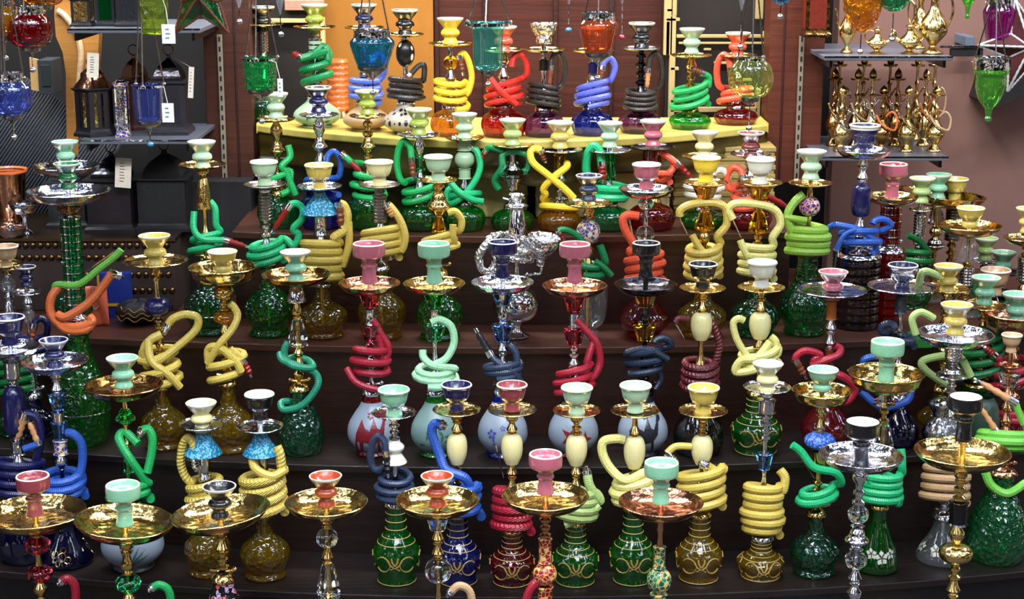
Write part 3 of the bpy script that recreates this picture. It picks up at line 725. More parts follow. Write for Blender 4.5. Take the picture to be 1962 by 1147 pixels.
# ================================================================ the hookahs
# --- top draped shelf
K('F', 503, 12, 47, 178, 'E black 50 black', 'f gold 78', 'onion dgreen 74', 'hookah with black bowl at the far left end of the draped shelf', acc='pillar 62 100 20 metal:silver')
K('F', 603, 8, 52, 185, 'E chart 52', 'f gold 82', 'round pmint 92', 'hookah with yellow-green bowl, thick green coil and pale leaf-painted base', hose='emerald 15|100 158 2.6 26|628,118,-8 626,95,-6 616,90,-4 600,104,-18 576,112,-22|red 40 560 100', acc='pillar 75 105 26 cer:pmint', deco='leaf', neckmat='frost:pmint')
K('F', 698, 8, 53, 196, 'E navy 50 black', 'f gold 76', 'round tan 90', 'hookah with blue coil and beige clay base behind the turquoise lantern', hose='peri 13|150 196 3.2 30|R45', neckmat='frost:tan', dY=.02)
K('F', 776, 18, 66, 196, 'E black 52', 'f gold 72', 'round char 88 spots', 'hookah with black coil and spotted black and white clay base', hose='char 11|150 188 3.5 32|812,150,-2 812,125,-2 800,128,-6 785,145,-16|red 24', acc='ball 76 128 36 spots:light', neckmat='plain:20,18,20')
K('F', 863, 34, 84, 206, 'E yellow 52', 'f gold 84', 'onion gyellow 80', 'hookah with bright yellow bowl and yellow coil on a yellow glass base', hose='yellow 12|152 202 3.2 31|895,180,-6 904,150,-4 898,118,-6 888,102,-8 880,108,-10|wood 30 888 145', acc='ball 106 134 27 crystal:amber')
K('F', 965, 50, 96, 204, 'E coral 52', 'f gold 78', 'onion gred 88', 'hookah with coral bowl and red coil behind the green glass lantern', hose='hred 12|158 202 3 34|R55|none&hred 12||940,150,-30 960,175,-36 990,200,-24|none', dY=0)
K('F', 1042, 44, 95, 210, 'low foil 54 foil', 'f gold 82', 'onion plum 80', 'hookah with foil-wrapped bowl and black coil on a violet-black base', hose='char 10|162 205 4 31|R62', acc='tube 112 135 22 cer:black')
K('F', 1136, 52, 97, 208, 'E navy 50', 'f gold 80', 'onion gblue 82', 'hookah with periwinkle blue coil and deep blue base on the top shelf', hose='bluev 12|160 204 3.3 31|1172,150,-2 1178,128,-2 1170,112,-4 1158,118,-10 1154,130,-14|wood 26', acc='tube 118 140 22 cer:navy')
K('F', 1229, 43, 93, 212, 'E black 52', 'f pewter 74', 'onion plum 86', 'hookah with all-black beaded stem and black coil at the door edge', hose='char 10|172 210 4 30|R70|tan 40', metal='gun', sw=26)
K('F', 1325, 54, 106, 213, 'E pmint 50', 'f gold 78', 'onion ggreen 80', 'hookah with pale green bowl and bright green coil before the cream lattice', hose='green 12|162 206 3 33|1357,165,-2 1358,148,-2 1345,140,-10|wood 30', metal='gold')
K('F', 1413, 62, 106, 206, 'E coral 50', 'f gold 74', 'onion gred 84', 'hookah with red coil and red base behind the ribbed clear lantern', hose='coral 13|165 198 2.5 30|L60')
# --- step E: small hookahs in front of the draped shelf
K('E', 529, 178, 228, 372, 'E pmint 50', 'f gold 74', 'onion dgreen 84', 'hookah with pale bowl and green hose waving upward at the left end of its row', metal='gold', acc='knob 270 300 30 metal:gold', hose='green 13|330 372 1.2 24|556,350,-6 566,372,-12 548,330,-14 540,318,-18 556,300,-8 552,278,-4|none')
K('E', 611, 166, 220, 360, 'E navy 52 black', 'f silver 76', 'onion gblue 84', 'hookah with glossy dark navy bowl and chrome stem on the upper step', acc='knob 262 292 29 metal:silver', hose='blue 12|340 372 2 32|R50')
K('E', 704, 173, 222, 364, 'E chart 48', 'f gold 70', 'onion ggreen 84', 'hookah with lime bowl and gold stem above a green wound hose', metal='gold', acc='knob 262 292 28 metal:gold', hose='green 13|318 378 3 30|670,308,-8 655,295,-6|red 44 698 335')
K('E', 803, 208, 258, 385, 'E chart 52', 'f silver 82', 'onion ggreen 84', 'hookah with yellow-green bowl, dark silver stem and two green hose rings', hose='green 13|345 392 2.6 32|L75', acc='tube 300 326 26 crystal:dgreen')
K('E', 890, 217, 264, 390, 'E pmint 50', 'f gold 74', 'onion ggreen 80', 'hookah with frosted mint ball stem and a large green hose loop', acc='tube 268 288 30 frost:pmint;ball 288 322 38 frost:pmint;tube 322 342 26 frost:pmint', hose='bgreen 13|362 386 1.5 30|858,390,-4 880,382,-20 908,350,-14 920,320,-8 915,292,-6 903,282,-4&bgreen 13||862,348,-26 880,368,-28 905,382,-28 926,386,-26|none')
K('E', 982, 228, 277, 398, 'E sage 52', 'f gold 84', 'onion ggreen 84', 'hookah with sage bowl and green hose draped over a little domed urn', acc='lamp 308 362 74 etched:silver', hose='emerald 13||956,362,-6 948,345,-8 962,320,-20 964,296,-16 990,290,-18 1012,300,-14 1012,322,-8 1000,330,-4|none&emerald 12||965,290,-18 940,282,-14 932,288,-10|wood 34')
K('E', 1073, 233, 287, 398, 'E yolk 53 white', 'f silver 86', 'onion gyellow 84', 'hookah with yellow hose crossed in an X over its amber stem', acc='tube 296 330 28 crystal:amber', hose='yellow 14|388 402 1.2 35|1045,372,-14 1042,360,-20 1060,340,-28 1085,320,-20 1086,312,-10|none&yellow 14||1100,380,-28 1080,360,-30 1050,335,-30 1022,312,-28 1016,292,-24 1024,285,-20 1036,288,-18|wood 30 1046 312')
K('E', 1168, 234, 288, 392, 'E pmint 50 white', 'f silver 84', 'onion emerald 88', 'hookah with mint bowl, green glass stem and mint-green hose wrapped low', acc='tube 294 312 28 crystal:dgreen;cone 312 345 30 crystal:dgreen', hose='bgreen 17|350 382 2 34|L70|red 40')
K('E', 1251, 230, 282, 386, 'E pink 52 white', 'f gun 84', 'onion gred 90', 'hookah with pink bowl and coral hose on the upper step beneath the door', acc='tube 285 308 46 glass:gred', hose='coral 13|330 345 1 36|1268,340,-20 1288,325,-10 1290,312,-8|none&coral 13||1262,290,-10 1280,300,-14 1296,312,-16|red 60 1330 345', metal='gold')
K('E', 1349, 252, 300, 400, 'E cream 52 white', 'f gold 86', 'onion ggreen 84', 'hookah mostly hidden behind a bright amber bowl, with a second cream bowl showing above', hose='white 14|355 385 2 34|R30')
K('E', 1438, 253, 295, 392, 'E brown 52', 'f silver 80', 'onion gred 90', 'hookah with dark red-brown bowl and coral hose at the right end of its row', hose='coral 14|360 392 2 34|L40&coral 14||1470,372,-10 1450,365,-20|red 64 1516 400', dY=-.02)
# --- step D
K('D', 388, 270, 316, 505, 'E pmint 55', 'f gold 90', 'genie dgreen 96', 'tall hookah with mint bowl, slender gold stem and green base ringed in silver', acc='cone 340 400 34 etched:gold', hose='bgreen 13|448 490 2 30|414,430,-4 412,400,-2 402,385,-2|none&bgreen 13||372,405,-14 372,440,-24 390,458,-28 430,460,-26|red 40 478 474', metal='gold', deco='ring')
K('D', 507, 308, 354, 505, 'cup pmint 54', 'f pewter 80', 'genie ggreen 92', 'hookah with pale mint bowl, grey ribbed stem and bright green triple coil', acc='pillar 372 422 27 metal:pewter', hose='bgreen 14|462 504 3 34|563,470,-6 572,450,-4 562,438,-6 578,420,-6 580,400,-4 568,390,-6 556,392,-8|red 54 520 447')
K('D', 612, 314, 357, 545, 'cup yolk 56', 'f silver 86', 'genie golive 96', 'hookah with blue beaded shade over a thick olive five-turn coil', acc='shade 368 408 74 bead:cyan;tube 412 450 28 metal:silver', hose='yolk 17|462 540 5 38|640,455,-20 660,440,-6 666,415,-4 660,395,-4 650,390,-6|wood 34 654 440&yolk 15||668,425,-4 668,470,-4 656,510,-4|none')
K('D', 727, 308, 354, 515, 'cup cream 55', 'f pewter 80', 'genie golive 94', 'hookah with cream bowl, grey ribbed stem and olive coil wound on a slant', acc='pillar 372 425 27 metal:pewter', hose='yolk 15|438 495 4 36|768,480,-6 776,455,-6 768,425,-4 750,398,-6 742,392,-6|tan 30 755 420')
K('D', 840, 298, 345, 525, 'cup pmint 56 cream', 'f gold 72', 'genie ggreen 94', 'hookah with milky glass-like bowl, gold lantern stem and pale yellow hose', acc='knob 365 412 44 metal:gold;cone 415 445 28 crystal:gyellow', hose='yolk 14|450 480 2.4 34|882,440,-4 884,420,-4 872,405,-8 858,408,-10|none&yolk 14||868,430,-20 868,455,-20 872,470,-10|none', metal='gold')
def foil_cup(root, Z, m):
    c = atY(1036, 508, root.location.y - .05); c = c - root.location; mb = MB()
    prof = smoothprof([(0, 0), (8, 0), (7, 12), (14, 22), (26, 36), (31, 52), (31, 58), (26, 56), (18, 40), (0, 36)], 3)
    mb.lathe([(q * m, h * m) for q, h in prof], 24); o = mb.build('foil_cup', 'foil', root, c); o.rotation_euler = (.12, .12, 0)
    MB().tube(catmull([Vector((0, 0, .12)), Vector((c.x * .5, c.y * .7, c.z - .03)), Vector((c.x, c.y, c.z - .02)), Vector((c.x, c.y, c.z + .01))], 6), .004, 8).build('cup_arm', 'metal:silver', root)
K('D', 990, 372, 395, 545, 'low foil 30', 'f silver 44', 'urn silver 90', 'silver hookah with crinkled silver hose, foil cup and round engraved base', acc='cone 395 450 42 metal:silver', hose='silver 16|460 490 2 44|930,470,-20 918,490,-24 922,515,-22 940,520,-22 950,500,-20 948,475,-18|none', extra=foil_cup)
K('D', 1128, 335, 390, 535, 'E slate 52 navy', 'f gold 92', 'crys clear 78', 'hookah with slate blue bowl, blue mosaic ball and clear faceted crystal base', acc='ball 420 468 46 mosaic:bluew', hose='emerald 14|500 520 1.3 30|1160,500,-6 1150,470,-6|none&emerald 12||1118,462,-14 1100,447,-16 1082,440,-18 1070,442,-18|red 26 1082 468&emerald 12||1140,500,-20 1160,515,-18 1172,528,-16|none', metal='gold')
K('D', 1238, 313, 362, 560, 'cup pink 56 white', 's silver 104', 'round gred 100 glass', 'hookah with pink bowl, broad pale tray and coral hose on round red base', acc='ball 378 402 30 crystal:clear;ball 432 464 36 crystal:clear', hose='coral 17|480 540 3.5 34|1215,470,-6 1198,440,-8 1194,420,-8 1204,412,-8 1224,414,-8|none&coral 3||1204,415,-8 1206,420,-10|tan 70 1222 500', neckmat='glass:gred')
K('D', 1352, 300, 350, 545, 'cup yellow 56 white', 'f gold 86', 'genie golive 96', 'hookah with glowing amber bowl and a yellow hose looped far to the right', acc='cup 356 378 52 crystal:gyellow;cone 405 440 40 crystal:gyellow', hose='yolk 16|470 530 4 33|1375,452,-8 1392,430,-6 1390,400,-6 1375,390,-6 1352,388,-8 1322,392,-16 1304,402,-18 1302,414,-18|none&yolk 3||1302,414,-18 1303,420,-18|silver 40 1318 450&yolk 14||1326,450,-18 1345,480,-22 1370,495,-20|none', metal='gold')
K('D', 1456, 303, 350, 540, 'cup white 56', 'f gold 88', 'genie dgreen 96', 'hookah with bright white bowl and pale lime hose looped around an amber cup stem', acc='cup 354 380 52 crystal:gyellow;cone 405 445 40 crystal:gyellow', hose='pyellow 16|468 530 4 33|1480,455,-8 1495,430,-4 1490,408,-4 1472,396,-8 1440,390,-14 1408,390,-18 1396,402,-18 1404,420,-20|none&pyellow 3||1404,420,-20 1406,425,-20|silver 36 1420 455&pyellow 14||1418,460,-18 1432,490,-22 1452,512,-20|none', metal='gold')
K('D', 1553, 288, 351, 486, 'E pmint 58', 'f gold 84', 'bell dgreen 100 crack', 'hookah with purple mosaic ball and a fat slanting light green coil', acc='ball 376 414 40 mosaic:purple', hose='lime 17|430 482 4 38|1522,448,-10 1512,430,-12 1510,408,-12 1524,385,-10 1540,372,-8|none&lime 13||1504,415,-14 1520,418,-18 1545,422,-16|none', metal='gold')
K('D', 1655, 238, 288, 490, 'pl navy 60', 's silver 104', 'jar black 92', 'tall hookah with straight navy cup, navy oval bead and stacked black ring base', acc='oval 350 415 38 cer:navy', hose='blue 14|440 480 2 38|R20|none&blue 13||1600,430,-20 1640,438,-26 1668,455,-26 1678,480,-18 1650,500,-22 1615,505,-24|none&blue 13||1600,430,-20 1590,435,-10|none&blue 10||1640,440,-30 1618,450,-30 1602,480,-30|silver 36 1598 520', dY=.05)
K('D', 1709, 313, 376, 480, 'ph pink 54 red', 's gold 100', 'jar gred 66', 'tall hookah with salmon pink bowl and stacked red glass column stem', acc='pillar 394 478 40 glass:gred', dY=.10)
K('D', 1764, 340, 402, 520, 'E sage 50', 'f silver 44', 'genie dgreen 60', 'thin hookah with banded chrome column and green hose beside the red column', acc='pillar 410 450 24 metal:silver', hose='dgreen 13|480 510 2 24|1775,478,-6 1762,462,-8 1740,450,-10|none', dY=.22)
K('D', 1797, 333, 371, 560, 'E mint 50', 's gold 152', 'genie clear 80', 'hookah with mint bowl and broad tilted brass tray against the brown wall', acc='cone 392 432 34 crystal:clear;knob 455 478 40 metal:silver', metal='gold', tilt=(-.1, 0), dY=.30)
K('D', 1829, 341, 376, 560, 'cup yolk 50', 's gold 120', 'genie golive 80', 'hookah with yellow bowl in the brass tray nearest the brown wall', acc='pillar 400 460 30 metal:pewter', metal='gold', dY=.36, tilt=(-.05, 0))
K('D', 1858, 397, 432, 590, 'low yolk 54', 's gold 122', 'genie clear 80', 'hookah with squat yellow bowl, gold tray and smooth grey cone stem', acc='cone 455 500 44 glass:clear;pillar 510 560 30 metal:silver', metal='gold', dY=.12)
K('D', 1887, 455, 500, 600, 'E sage 46', 'f silver 50', 'genie dgreen 56', 'small hookah with dull sage bowls stacked under the yellow one at right', dY=.3)
K('D', 1921, 482, 522, 610, 'E mint 48', 'f gun 64', 'genie dgreen 80', 'small hookah with pale turquoise bowl low against the brown wall', dY=.22)
K('D', 1968, 398, 456, 600, 'E yolk 50', 's gold 88', 'genie golive 80', 'hookah at the right edge showing only a curved gold tray', acc='pillar 490 540 30 metal:silver', metal='gold', dY=.15)
K('D', 1905, 515, 560, 618, 'cup tan 58 tan', 'f gun 70', 'genie dgreen 80', 'small hookah with sandy beige bowl behind two green bowls at right', dY=.1, hose='dgreen 12|570 600 2 28|L30')
# --- step C
K('C', 131, 312, 366, 635, 'E dgreen 52', 's silver 158', 'flask ggreen 112', 'tallest left hookah with ring-stacked green glass column and orange hose', acc='ball 388 412 48 glass:amber;pillar 416 580 40 glass:emerald;knob 588 622 44 metal:silver', hose='orange 17||170,606,-20 176,616,-24 150,626,-30 118,622,-28 98,600,-24 98,570,-20 116,545,-10|none&orange 17||110,602,-30 128,606,-34 170,580,-34 200,545,-30 214,524,-28|silver 30 236 530&orange 17||98,600,-22 125,630,-30 160,632,-30 178,618,-20|none&lgreen 14||105,556,-10 110,545,-14 150,545,-20 190,515,-18 222,490,-14 232,478,-12|none&lgreen 3||232,478,-12 228,476,-12|tan 64 165 520', deco='ring')
K('D', 127, 270, 318, 520, 'E mint 52', 's silver 128', 'genie emerald 80', 'hookah with green bowl and dark silver tray directly behind the tallest left one', acc='cone 332 400 36 metal:gun', dY=.02)
K('C', 298, 450, 500, 742, 'E yolk 62', 'f gold 122', 'genie golive 90', 'hookah with cream yellow bowl, round blue bead and knotted olive hose', acc='ball 568 606 52 cer:navy', hose='yolk 17|665 740 3 34|282,700,-10 276,670,-12 290,650,-14 310,640,-10|none&yolk 16||268,690,-10 300,692,-28 345,660,-20 376,630,-12 378,608,-10 355,602,-10 332,610,-10 322,622,-10|silver 24 314 640&yolk 16||284,650,-16 290,690,-30 320,715,-30 345,742,-20|none', metal='gold')
K('C', 427, 480, 512, 735, 'low yolk 58 cream', 'd gold 132', 'genie golive 94', 'hookah with pale yellow bowl in a deep brass tray and knotted yellow hose', acc='ball 545 575 40 etched:gold;ball 595 620 46 glass:gyellow', hose='yolk 16|672 724 2 34|400,690,-14 400,668,-16 420,665,-26 450,690,-26 462,712,-24|none&yolk 15||398,695,-18 420,660,-28 445,630,-18 455,605,-8 448,588,-6 440,582,-8|none&yolk 15||440,668,-20 455,680,-18 464,690,-14|red 36 482 722', metal='gold')
K('C', 567, 481, 526, 745, 'E mint 60 white', 's bronze 132', 'flask vgreen 92', 'hookah with mint bowl, silver faceted stem and teal hose spiralling onto its base', acc='cone 545 578 38 metal:silver;cone 612 662 40 crystal:clear', hose='teal 14||572,770,10 540,770,-10 545,785,-24 580,775,-26 608,740,-20 604,715,-14 570,700,-26 542,690,-20 536,676,-8|none&teal 14||540,680,-8 560,700,-28 598,704,-18 590,690,10 560,685,10 548,690,-6 545,670,-8 552,655,-6|none', metal='gold')
K('C', 708, 465, 543, 752, 'ph pink 62', 's copper 118', 'round frostw 98', 'hookah with pink funnel bowl, ruby cup stem and red camel painted base', acc='cup 560 588 44 crystal:red;tube 590 622 22 metal:silver;cup 622 652 42 crystal:red', hose='crimson 15|664 716 2.5 34|732,690,-8 730,660,-6 724,640,-6|none&crimson 14||714,612,-6 730,640,-4 744,665,-2 738,690,-4 722,694,-8|none&crimson 14||664,705,-12 680,730,-24 705,742,-26 724,746,-22|none', neckmat='glass:gred', deco='camel')
K('C', 832, 465, 543, 752, 'ph mint 62', 's gold 118', 'round frostg 98', 'hookah with mint funnel bowl, green cup stem and pale mint hose with round loop', acc='cup 560 588 44 crystal:ggreen;tube 590 622 22 metal:silver;cup 622 652 46 crystal:green', hose='pgreen 15|704 728 2.3 38|870,708,-8 868,705,-14 830,700,-28 812,685,-16 810,670,-10|none&pgreen 15||830,700,-26 856,685,-14 870,655,-8 864,625,-6 842,612,-6 826,618,-8|none', neckmat='glass:ggreen', deco='leaf')
K('C', 963, 462, 541, 752, 'ph navy 56 navy', 's silver 120', 'round frostw 98', 'hookah with navy funnel bowl, blue cup stem and blue-flowered white base', acc='cup 556 584 44 crystal:blue;cup 622 654 46 crystal:blue', hose='slate 14|696 720 2.3 34|992,700,-8 988,675,-6 975,660,-4|none&slate 14||1000,735,-12 980,710,-24 955,695,-24 940,680,-20|black 50 910 628', neckmat='glass:gblue', deco='bflo')
K('C', 1101, 466, 547, 752, 'ph pink 60', 's copper 124', 'round frostw 98', 'hookah with dusty pink funnel bowl, ruby stem and base painted with red flames', acc='cup 568 596 44 crystal:red;tube 598 626 24 metal:silver;cup 630 660 44 crystal:red', hose='crimson 15|704 750 2.6 34|1125,695,-8 1130,675,-6 1138,650,0|none&crimson 15||1104,612,-8 1120,630,-6 1142,655,-4 1150,690,-2 1142,715,-4 1128,728,-4|none', neckmat='glass:gred', deco='flame')
K('C', 1237, 464, 545, 752, 'ph black 54 black', 's gun 120', 'round frostw 98', 'hookah with black funnel bowl, smoky tray and black camel painted base', acc='cup 562 588 46 crystal:gyellow;cup 624 652 46 crystal:gyellow', hose='dnavy 15|668 712 2.4 36|R20|none&dnavy 12||1258,700,-8 1266,725,-6 1256,745,-10|none&dnavy 13||1200,675,-20 1240,668,-26 1280,688,-22|none', neckmat='plain:20,22,32', metal='gun', deco='dcamel')
K('C', 1346, 504, 552, 755, 'cup black 56 black', 'f gold 88', 'flask black 98 glass', 'hookah with black bowl, cream barrel bead and maroon braided hose', acc='barrel 598 652 42 cer:cream', hose='maroon 14 rope|690 745 4 34|1372,690,-6 1378,660,-4 1370,630,-2 1358,612,0|none&maroon 12||1320,612,-8 1300,610,-10 1294,618,-12|none&maroon 3||1294,618,-12 1296,622,-12|silver 34 1312 650', metal='gold')
K('C', 1459, 500, 551, 752, 'cup white 58', 'f gold 90', 'bell ggreen 98', 'hookah with white bowl, cream barrel bead and pale lime knotted hose', acc='barrel 598 650 42 cer:cream', hose='pyellow 16|668 700 2 36|1488,680,-6 1486,655,-4 1476,645,-2|none&pyellow 16||1475,655,-18 1450,685,-30 1420,690,-26 1410,712,-24 1445,708,-30 1480,690,-24|none&pyellow 14||1430,680,-20 1412,650,-18 1405,620,-14 1415,610,-12 1426,614,-12|none', metal='gold', deco='gold')
K('C', 1595, 519, 556, 760, 'E pink 58', 'f silver 132', 'round crimson 100 glass', 'hookah with rose bowl, amber tube stem and two red hose loops', acc='tube 575 612 22 wood:170,90,20;tube 668 700 18 wood:110,48,20', hose='crimson 15||1575,720,-10 1610,718,-24 1638,745,-16 1620,770,-16 1590,760,-26 1565,770,-24|none&crimson 15||1560,720,-12 1560,690,-18 1572,680,-18 1545,672,-20 1528,680,-18 1524,690,-18|wood 40 1545 725&crimson 15||1555,700,-20 1580,690,-26 1605,680,-18 1610,668,-10 1600,662,-8|none', metal='silver', neckmat='glass:gred')
K('C', 1728, 506, 549, 760, 'cup navy 58', 'f silver 130', 'flask navy 96 glass', 'hookah with small navy cup bowl, slate blue tube stem and blue ribbed hose', acc='tube 565 600 26 cer:slate', hose='slate 15|640 660 1.5 30|L20|none&blue 14||1660,720,-10 1655,690,-14 1680,682,-16|wood 34&blue 15||1650,750,-20 1690,780,-30 1735,770,-20 1745,750,-12 1740,740,-8|none')
K('C', 1815, 508, 552, 745, 'E yolk 56 yolk', 'f gold 90', 'genie golive 90', 'hookah with yellow triple-waist bowl and pale green hose on a flat gold tray', hose='sage 15||1760,545,-10 1770,520,-16 1800,530,-12|none&sage 15||1850,700,-10 1830,680,-20 1770,690,-26 1775,710,-28 1820,740,-26|none', metal='gold', dY=.02)
K('C', 1886, 530, 586, 735, 'E mint 56', 'f gold 84', 'jar dgreen 72', 'hookah with mint green bowl and dark green hoses over black ring base', hose='dgreen 15|640 720 4 40|1910,690,-10 1915,665,-8 1900,640,-10 1880,630,-12|none', metal='gold', dY=.03)
K('C', 1948, 562, 600, 760, 'E mint 60 mint', 'd copper 130', 'flask crimson 70 glass', 'hookah with mint bowl in a deep copper tray and red hose at the right edge', acc='cup 615 645 40 crystal:clear;cup 700 740 52 crystal:clear', hose='crimson 15|690 730 2 36|1915,690,-12 1905,680,-14|red 30&crimson 15|790 810 2 30||none', metal='copper', dY=-.02)
K('C', 52, 510, 560, 760, 'E navy 40', 'f silver 60', 'genie navy 80', 'slim dark hookah with tiny blue bowl standing before the studded chest', acc='ball 590 620 24 glass:clear', dY=.03, hose='navy 13|640 680 2 30|R30')
K('C', 12, 470, 506, 760, 'cup tan 50 tan', 's gold 66', 'genie dgreen 90', 'hookah at the left edge with amber-tan tray below the copper pot', acc='ball 530 560 30 glass:clear;cone 575 620 30 metal:silver', dY=.03, hose='dgreen 14|690 760 4 40|R30')
# --- step B
K('B', 20, 606, 665, 935, 'cup navy 62 navy', 's silver 112', 'flask navy 110 glass', 'hookah at the left edge with navy bowl, tall navy glass column and blue coils', acc='tube 690 725 36 metal:silver;oval 738 835 46 cer:navy;tube 840 870 30 metal:silver', hose='navy 17|880 950 4 48|70,880,-8 78,840,-10 70,800,-12 48,792,-14|tan 60 30 850&blue 14||45,860,-20 75,850,-16|tan 40 52 800')
K('B', 105, 650, 692, 998, 'E navy 56', 's silver 128', 'tall navy 98', 'hookah with navy bowl, royal blue glass stem and navy base with gilt flowers', acc='cup 755 785 36 crystal:blue;tube 788 808 26 metal:silver;cup 808 842 34 crystal:blue;tube 843 870 30 mosaic:bluew', hose='blue 17|905 950 3 40|150,920,-8 158,885,-4 156,850,-4 142,832,-4 128,828,0|none', deco='cflo')
K('B', 237, 684, 738, 965, 'E mint 62', 's bronze 148', 'round frostw 122', 'hookah with mint bowl, bronze tray and white frosted base painted with grass', acc='knob 782 812 38 crystal:ggreen;tube 880 905 22 crystal:green', hose='green 17|928 958 2 38|278,920,-10 250,880,-26 232,850,-20 228,835,-10 240,828,0 265,850,-14|none&green 17||282,905,-14 290,870,-8 292,840,-6 284,822,-6 272,824,-10|silver 14 266 838', metal='gold', deco='grass', neckmat='plain:30,40,36')
K('B', 387, 770, 812, 975, 'E cream 60', 'f silver 90', 'genie golive 92', 'hookah with cream bowl, blue beaded shade and narrow yellow rope coil', acc='shade 822 868 72 bead:cyan;tube 872 905 28 metal:silver', hose='yolk 17 rope|918 952 3 30|L80|silver 30', metal='silver')
K('B', 499, 753, 817, 985, 'cup black 58 white', 'f silver 88', 'genie golive 98', 'hookah with white-lined black bowl, blue beaded shade and thick yellow hose', acc='shade 826 868 70 bead:cyan;tube 872 905 28 metal:silver', hose='yolk 19 rope|905 985 4 42|540,900,-10 536,870,-10 530,855,-6|none&yolk 17||484,860,-10 488,895,-26 520,912,-30 545,900,-14|none', metal='silver')
K('B', 755, 744, 791, 965, 'cup mint 62', 'f silver 86', 'bell ggreen 92', 'hookah with mint bowl, white ceramic section and black hose on a gilt green base', acc='doll 842 888 46 cer:white', hose='slate 14|905 950 3 34|L70|black 50', deco='gold')
K('B', 875, 735, 785, 985, 'cup navy 60 navy', 'f gold 92', 'bell gblue 90', 'hookah with navy bowl, cream barrel bead and bright blue hose rising left', acc='barrel 830 890 40 cer:cream', hose='blue 19|925 985 3 42|905,940,-10 890,915,-26 855,900,-20 842,870,-10 828,830,-6 832,812,-6 846,814,-6|silver 12', metal='gold', deco='gold')
K('B', 981, 735, 785, 1015, 'cup rose 60', 'f gold 94', 'bell gred 90', 'hookah with dark rose bowl, cream barrel bead and braided crimson rope coil', acc='barrel 830 890 42 cer:cream', hose='crimson 19 rope|935 1015 5 34||none&navy 3||945,850,-6 950,855,-8|black 60 965 915', metal='gold', deco='gold')
K('B', 1105, 740, 787, 1000, 'cup pmint 62', 'f gold 92', 'bell ggreen 92', 'hookah with white-mint bowl, cream barrel bead and lime coil leaning right', acc='barrel 832 892 42 cer:cream', hose='sage 18|935 985 3.5 40|1150,960,-8 1130,930,-14 1125,905,-8|silver 14&sage 17||1148,968,-12 1120,990,-22 1082,1005,-24|none', metal='gold', deco='gold')
K('B', 1217, 736, 787, 975, 'cup pmint 62', 'f gold 94', 'bell ggreen 90', 'hookah with mint bowl, cream barrel bead and lime hose arching to its left', acc='barrel 835 898 42 cer:cream', hose='pyellow 18|915 960 3 40|1235,905,-16 1200,920,-28 1172,900,-14 1155,870,-8 1156,846,-6 1180,840,-4 1196,842,-2|none', metal='gold', deco='gold')
K('B', 1347, 740, 787, 985, 'cup yolk 62', 'f gold 94', 'bell golive 92', 'hookah with cream-yellow bowl, cream barrel bead and golden coil', acc='barrel 833 890 42 cer:cream', hose='yolk 18|900 975 4 44|1378,905,-8 1350,890,-26|silver 14&yolk 14||1325,855,-4 1295,855,-6 1278,868,-8|silver 30 1300 885', metal='gold', deco='gold')
K('B', 1470, 695, 742, 1030, 'E cream 60', 'f silver 92', 'bell golive 92', 'hookah with cream bowl, blue glass stem and six neat olive coils', acc='tube 765 790 38 metal:silver;cup 868 900 36 crystal:blue', hose='yolk 18|928 1022 6 36|1500,940,-6 1504,915,-2 1494,900,2|none', deco='gold')
K('B', 1575, 706, 748, 985, 'low mint 60', 'd gold 114', 'genie vgreen 96', 'hookah with mint bowl, banded deep gold tray and mint-green coil', acc='ball 828 860 60 bead:blue;tube 862 890 30 metal:gold', hose='bgreen 16|935 960 2 34|1612,925,-10 1600,905,-20 1560,895,-22 1535,865,-18 1518,852,-18|none&bgreen 3||1518,852,-16 1520,856,-16|wood 50 1560 915', metal='gold')
K('B', 1698, 652, 715, 970, 'ph mint 64', 'd gold 146', 'tall ggreen 86', 'hookah with tall mint funnel bowl over a wide deep brass tray', acc='cone 742 775 44 crystal:clear;cone 812 860 46 crystal:clear', hose='bgreen 17|905 960 4 40|1728,890,-6 1726,860,0|none&bgreen 15||1665,920,-24 1690,940,-30 1720,965,-26|none', metal='gold', deco='wflo')
K('B', 1830, 582, 640, 990, 'E yolk 62', 's silver 146', 'tall clear 96', 'hookah with yellow waisted bowl, ornate chrome stem and beige hose coil', acc='pillar 662 690 34 metal:silver;knob 700 730 60 metal:silver;ball 800 840 50 glass:clear', hose='tan 17|890 960 4 44||none&sage 14||1755,640,-10 1748,610,-10 1765,598,-10 1790,610,-10|none&sage 15||1860,720,-10 1845,690,-14|none', deco='wflo', dY=.02)
K('B', 1935, 640, 700, 905, 'cup tan 40', 'f copper 44', 'flask emerald 118', 'hookah with huge green base, green coil and copper glass stem at the right', acc='cup 716 740 44 crystal:clear', hose='lgreen 19|828 860 3 50||none&lgreen 14||1962,812,-40 1952,790,-40 1946,772,-40|tan 90 1866 724&tan 12||1900,860,-30 1912,830,-30|tan 60 1872 770&lgreen 17||1888,905,-20 1900,930,-24 1930,945,-28 1965,925,-20|none', metal='copper', dY=.0)
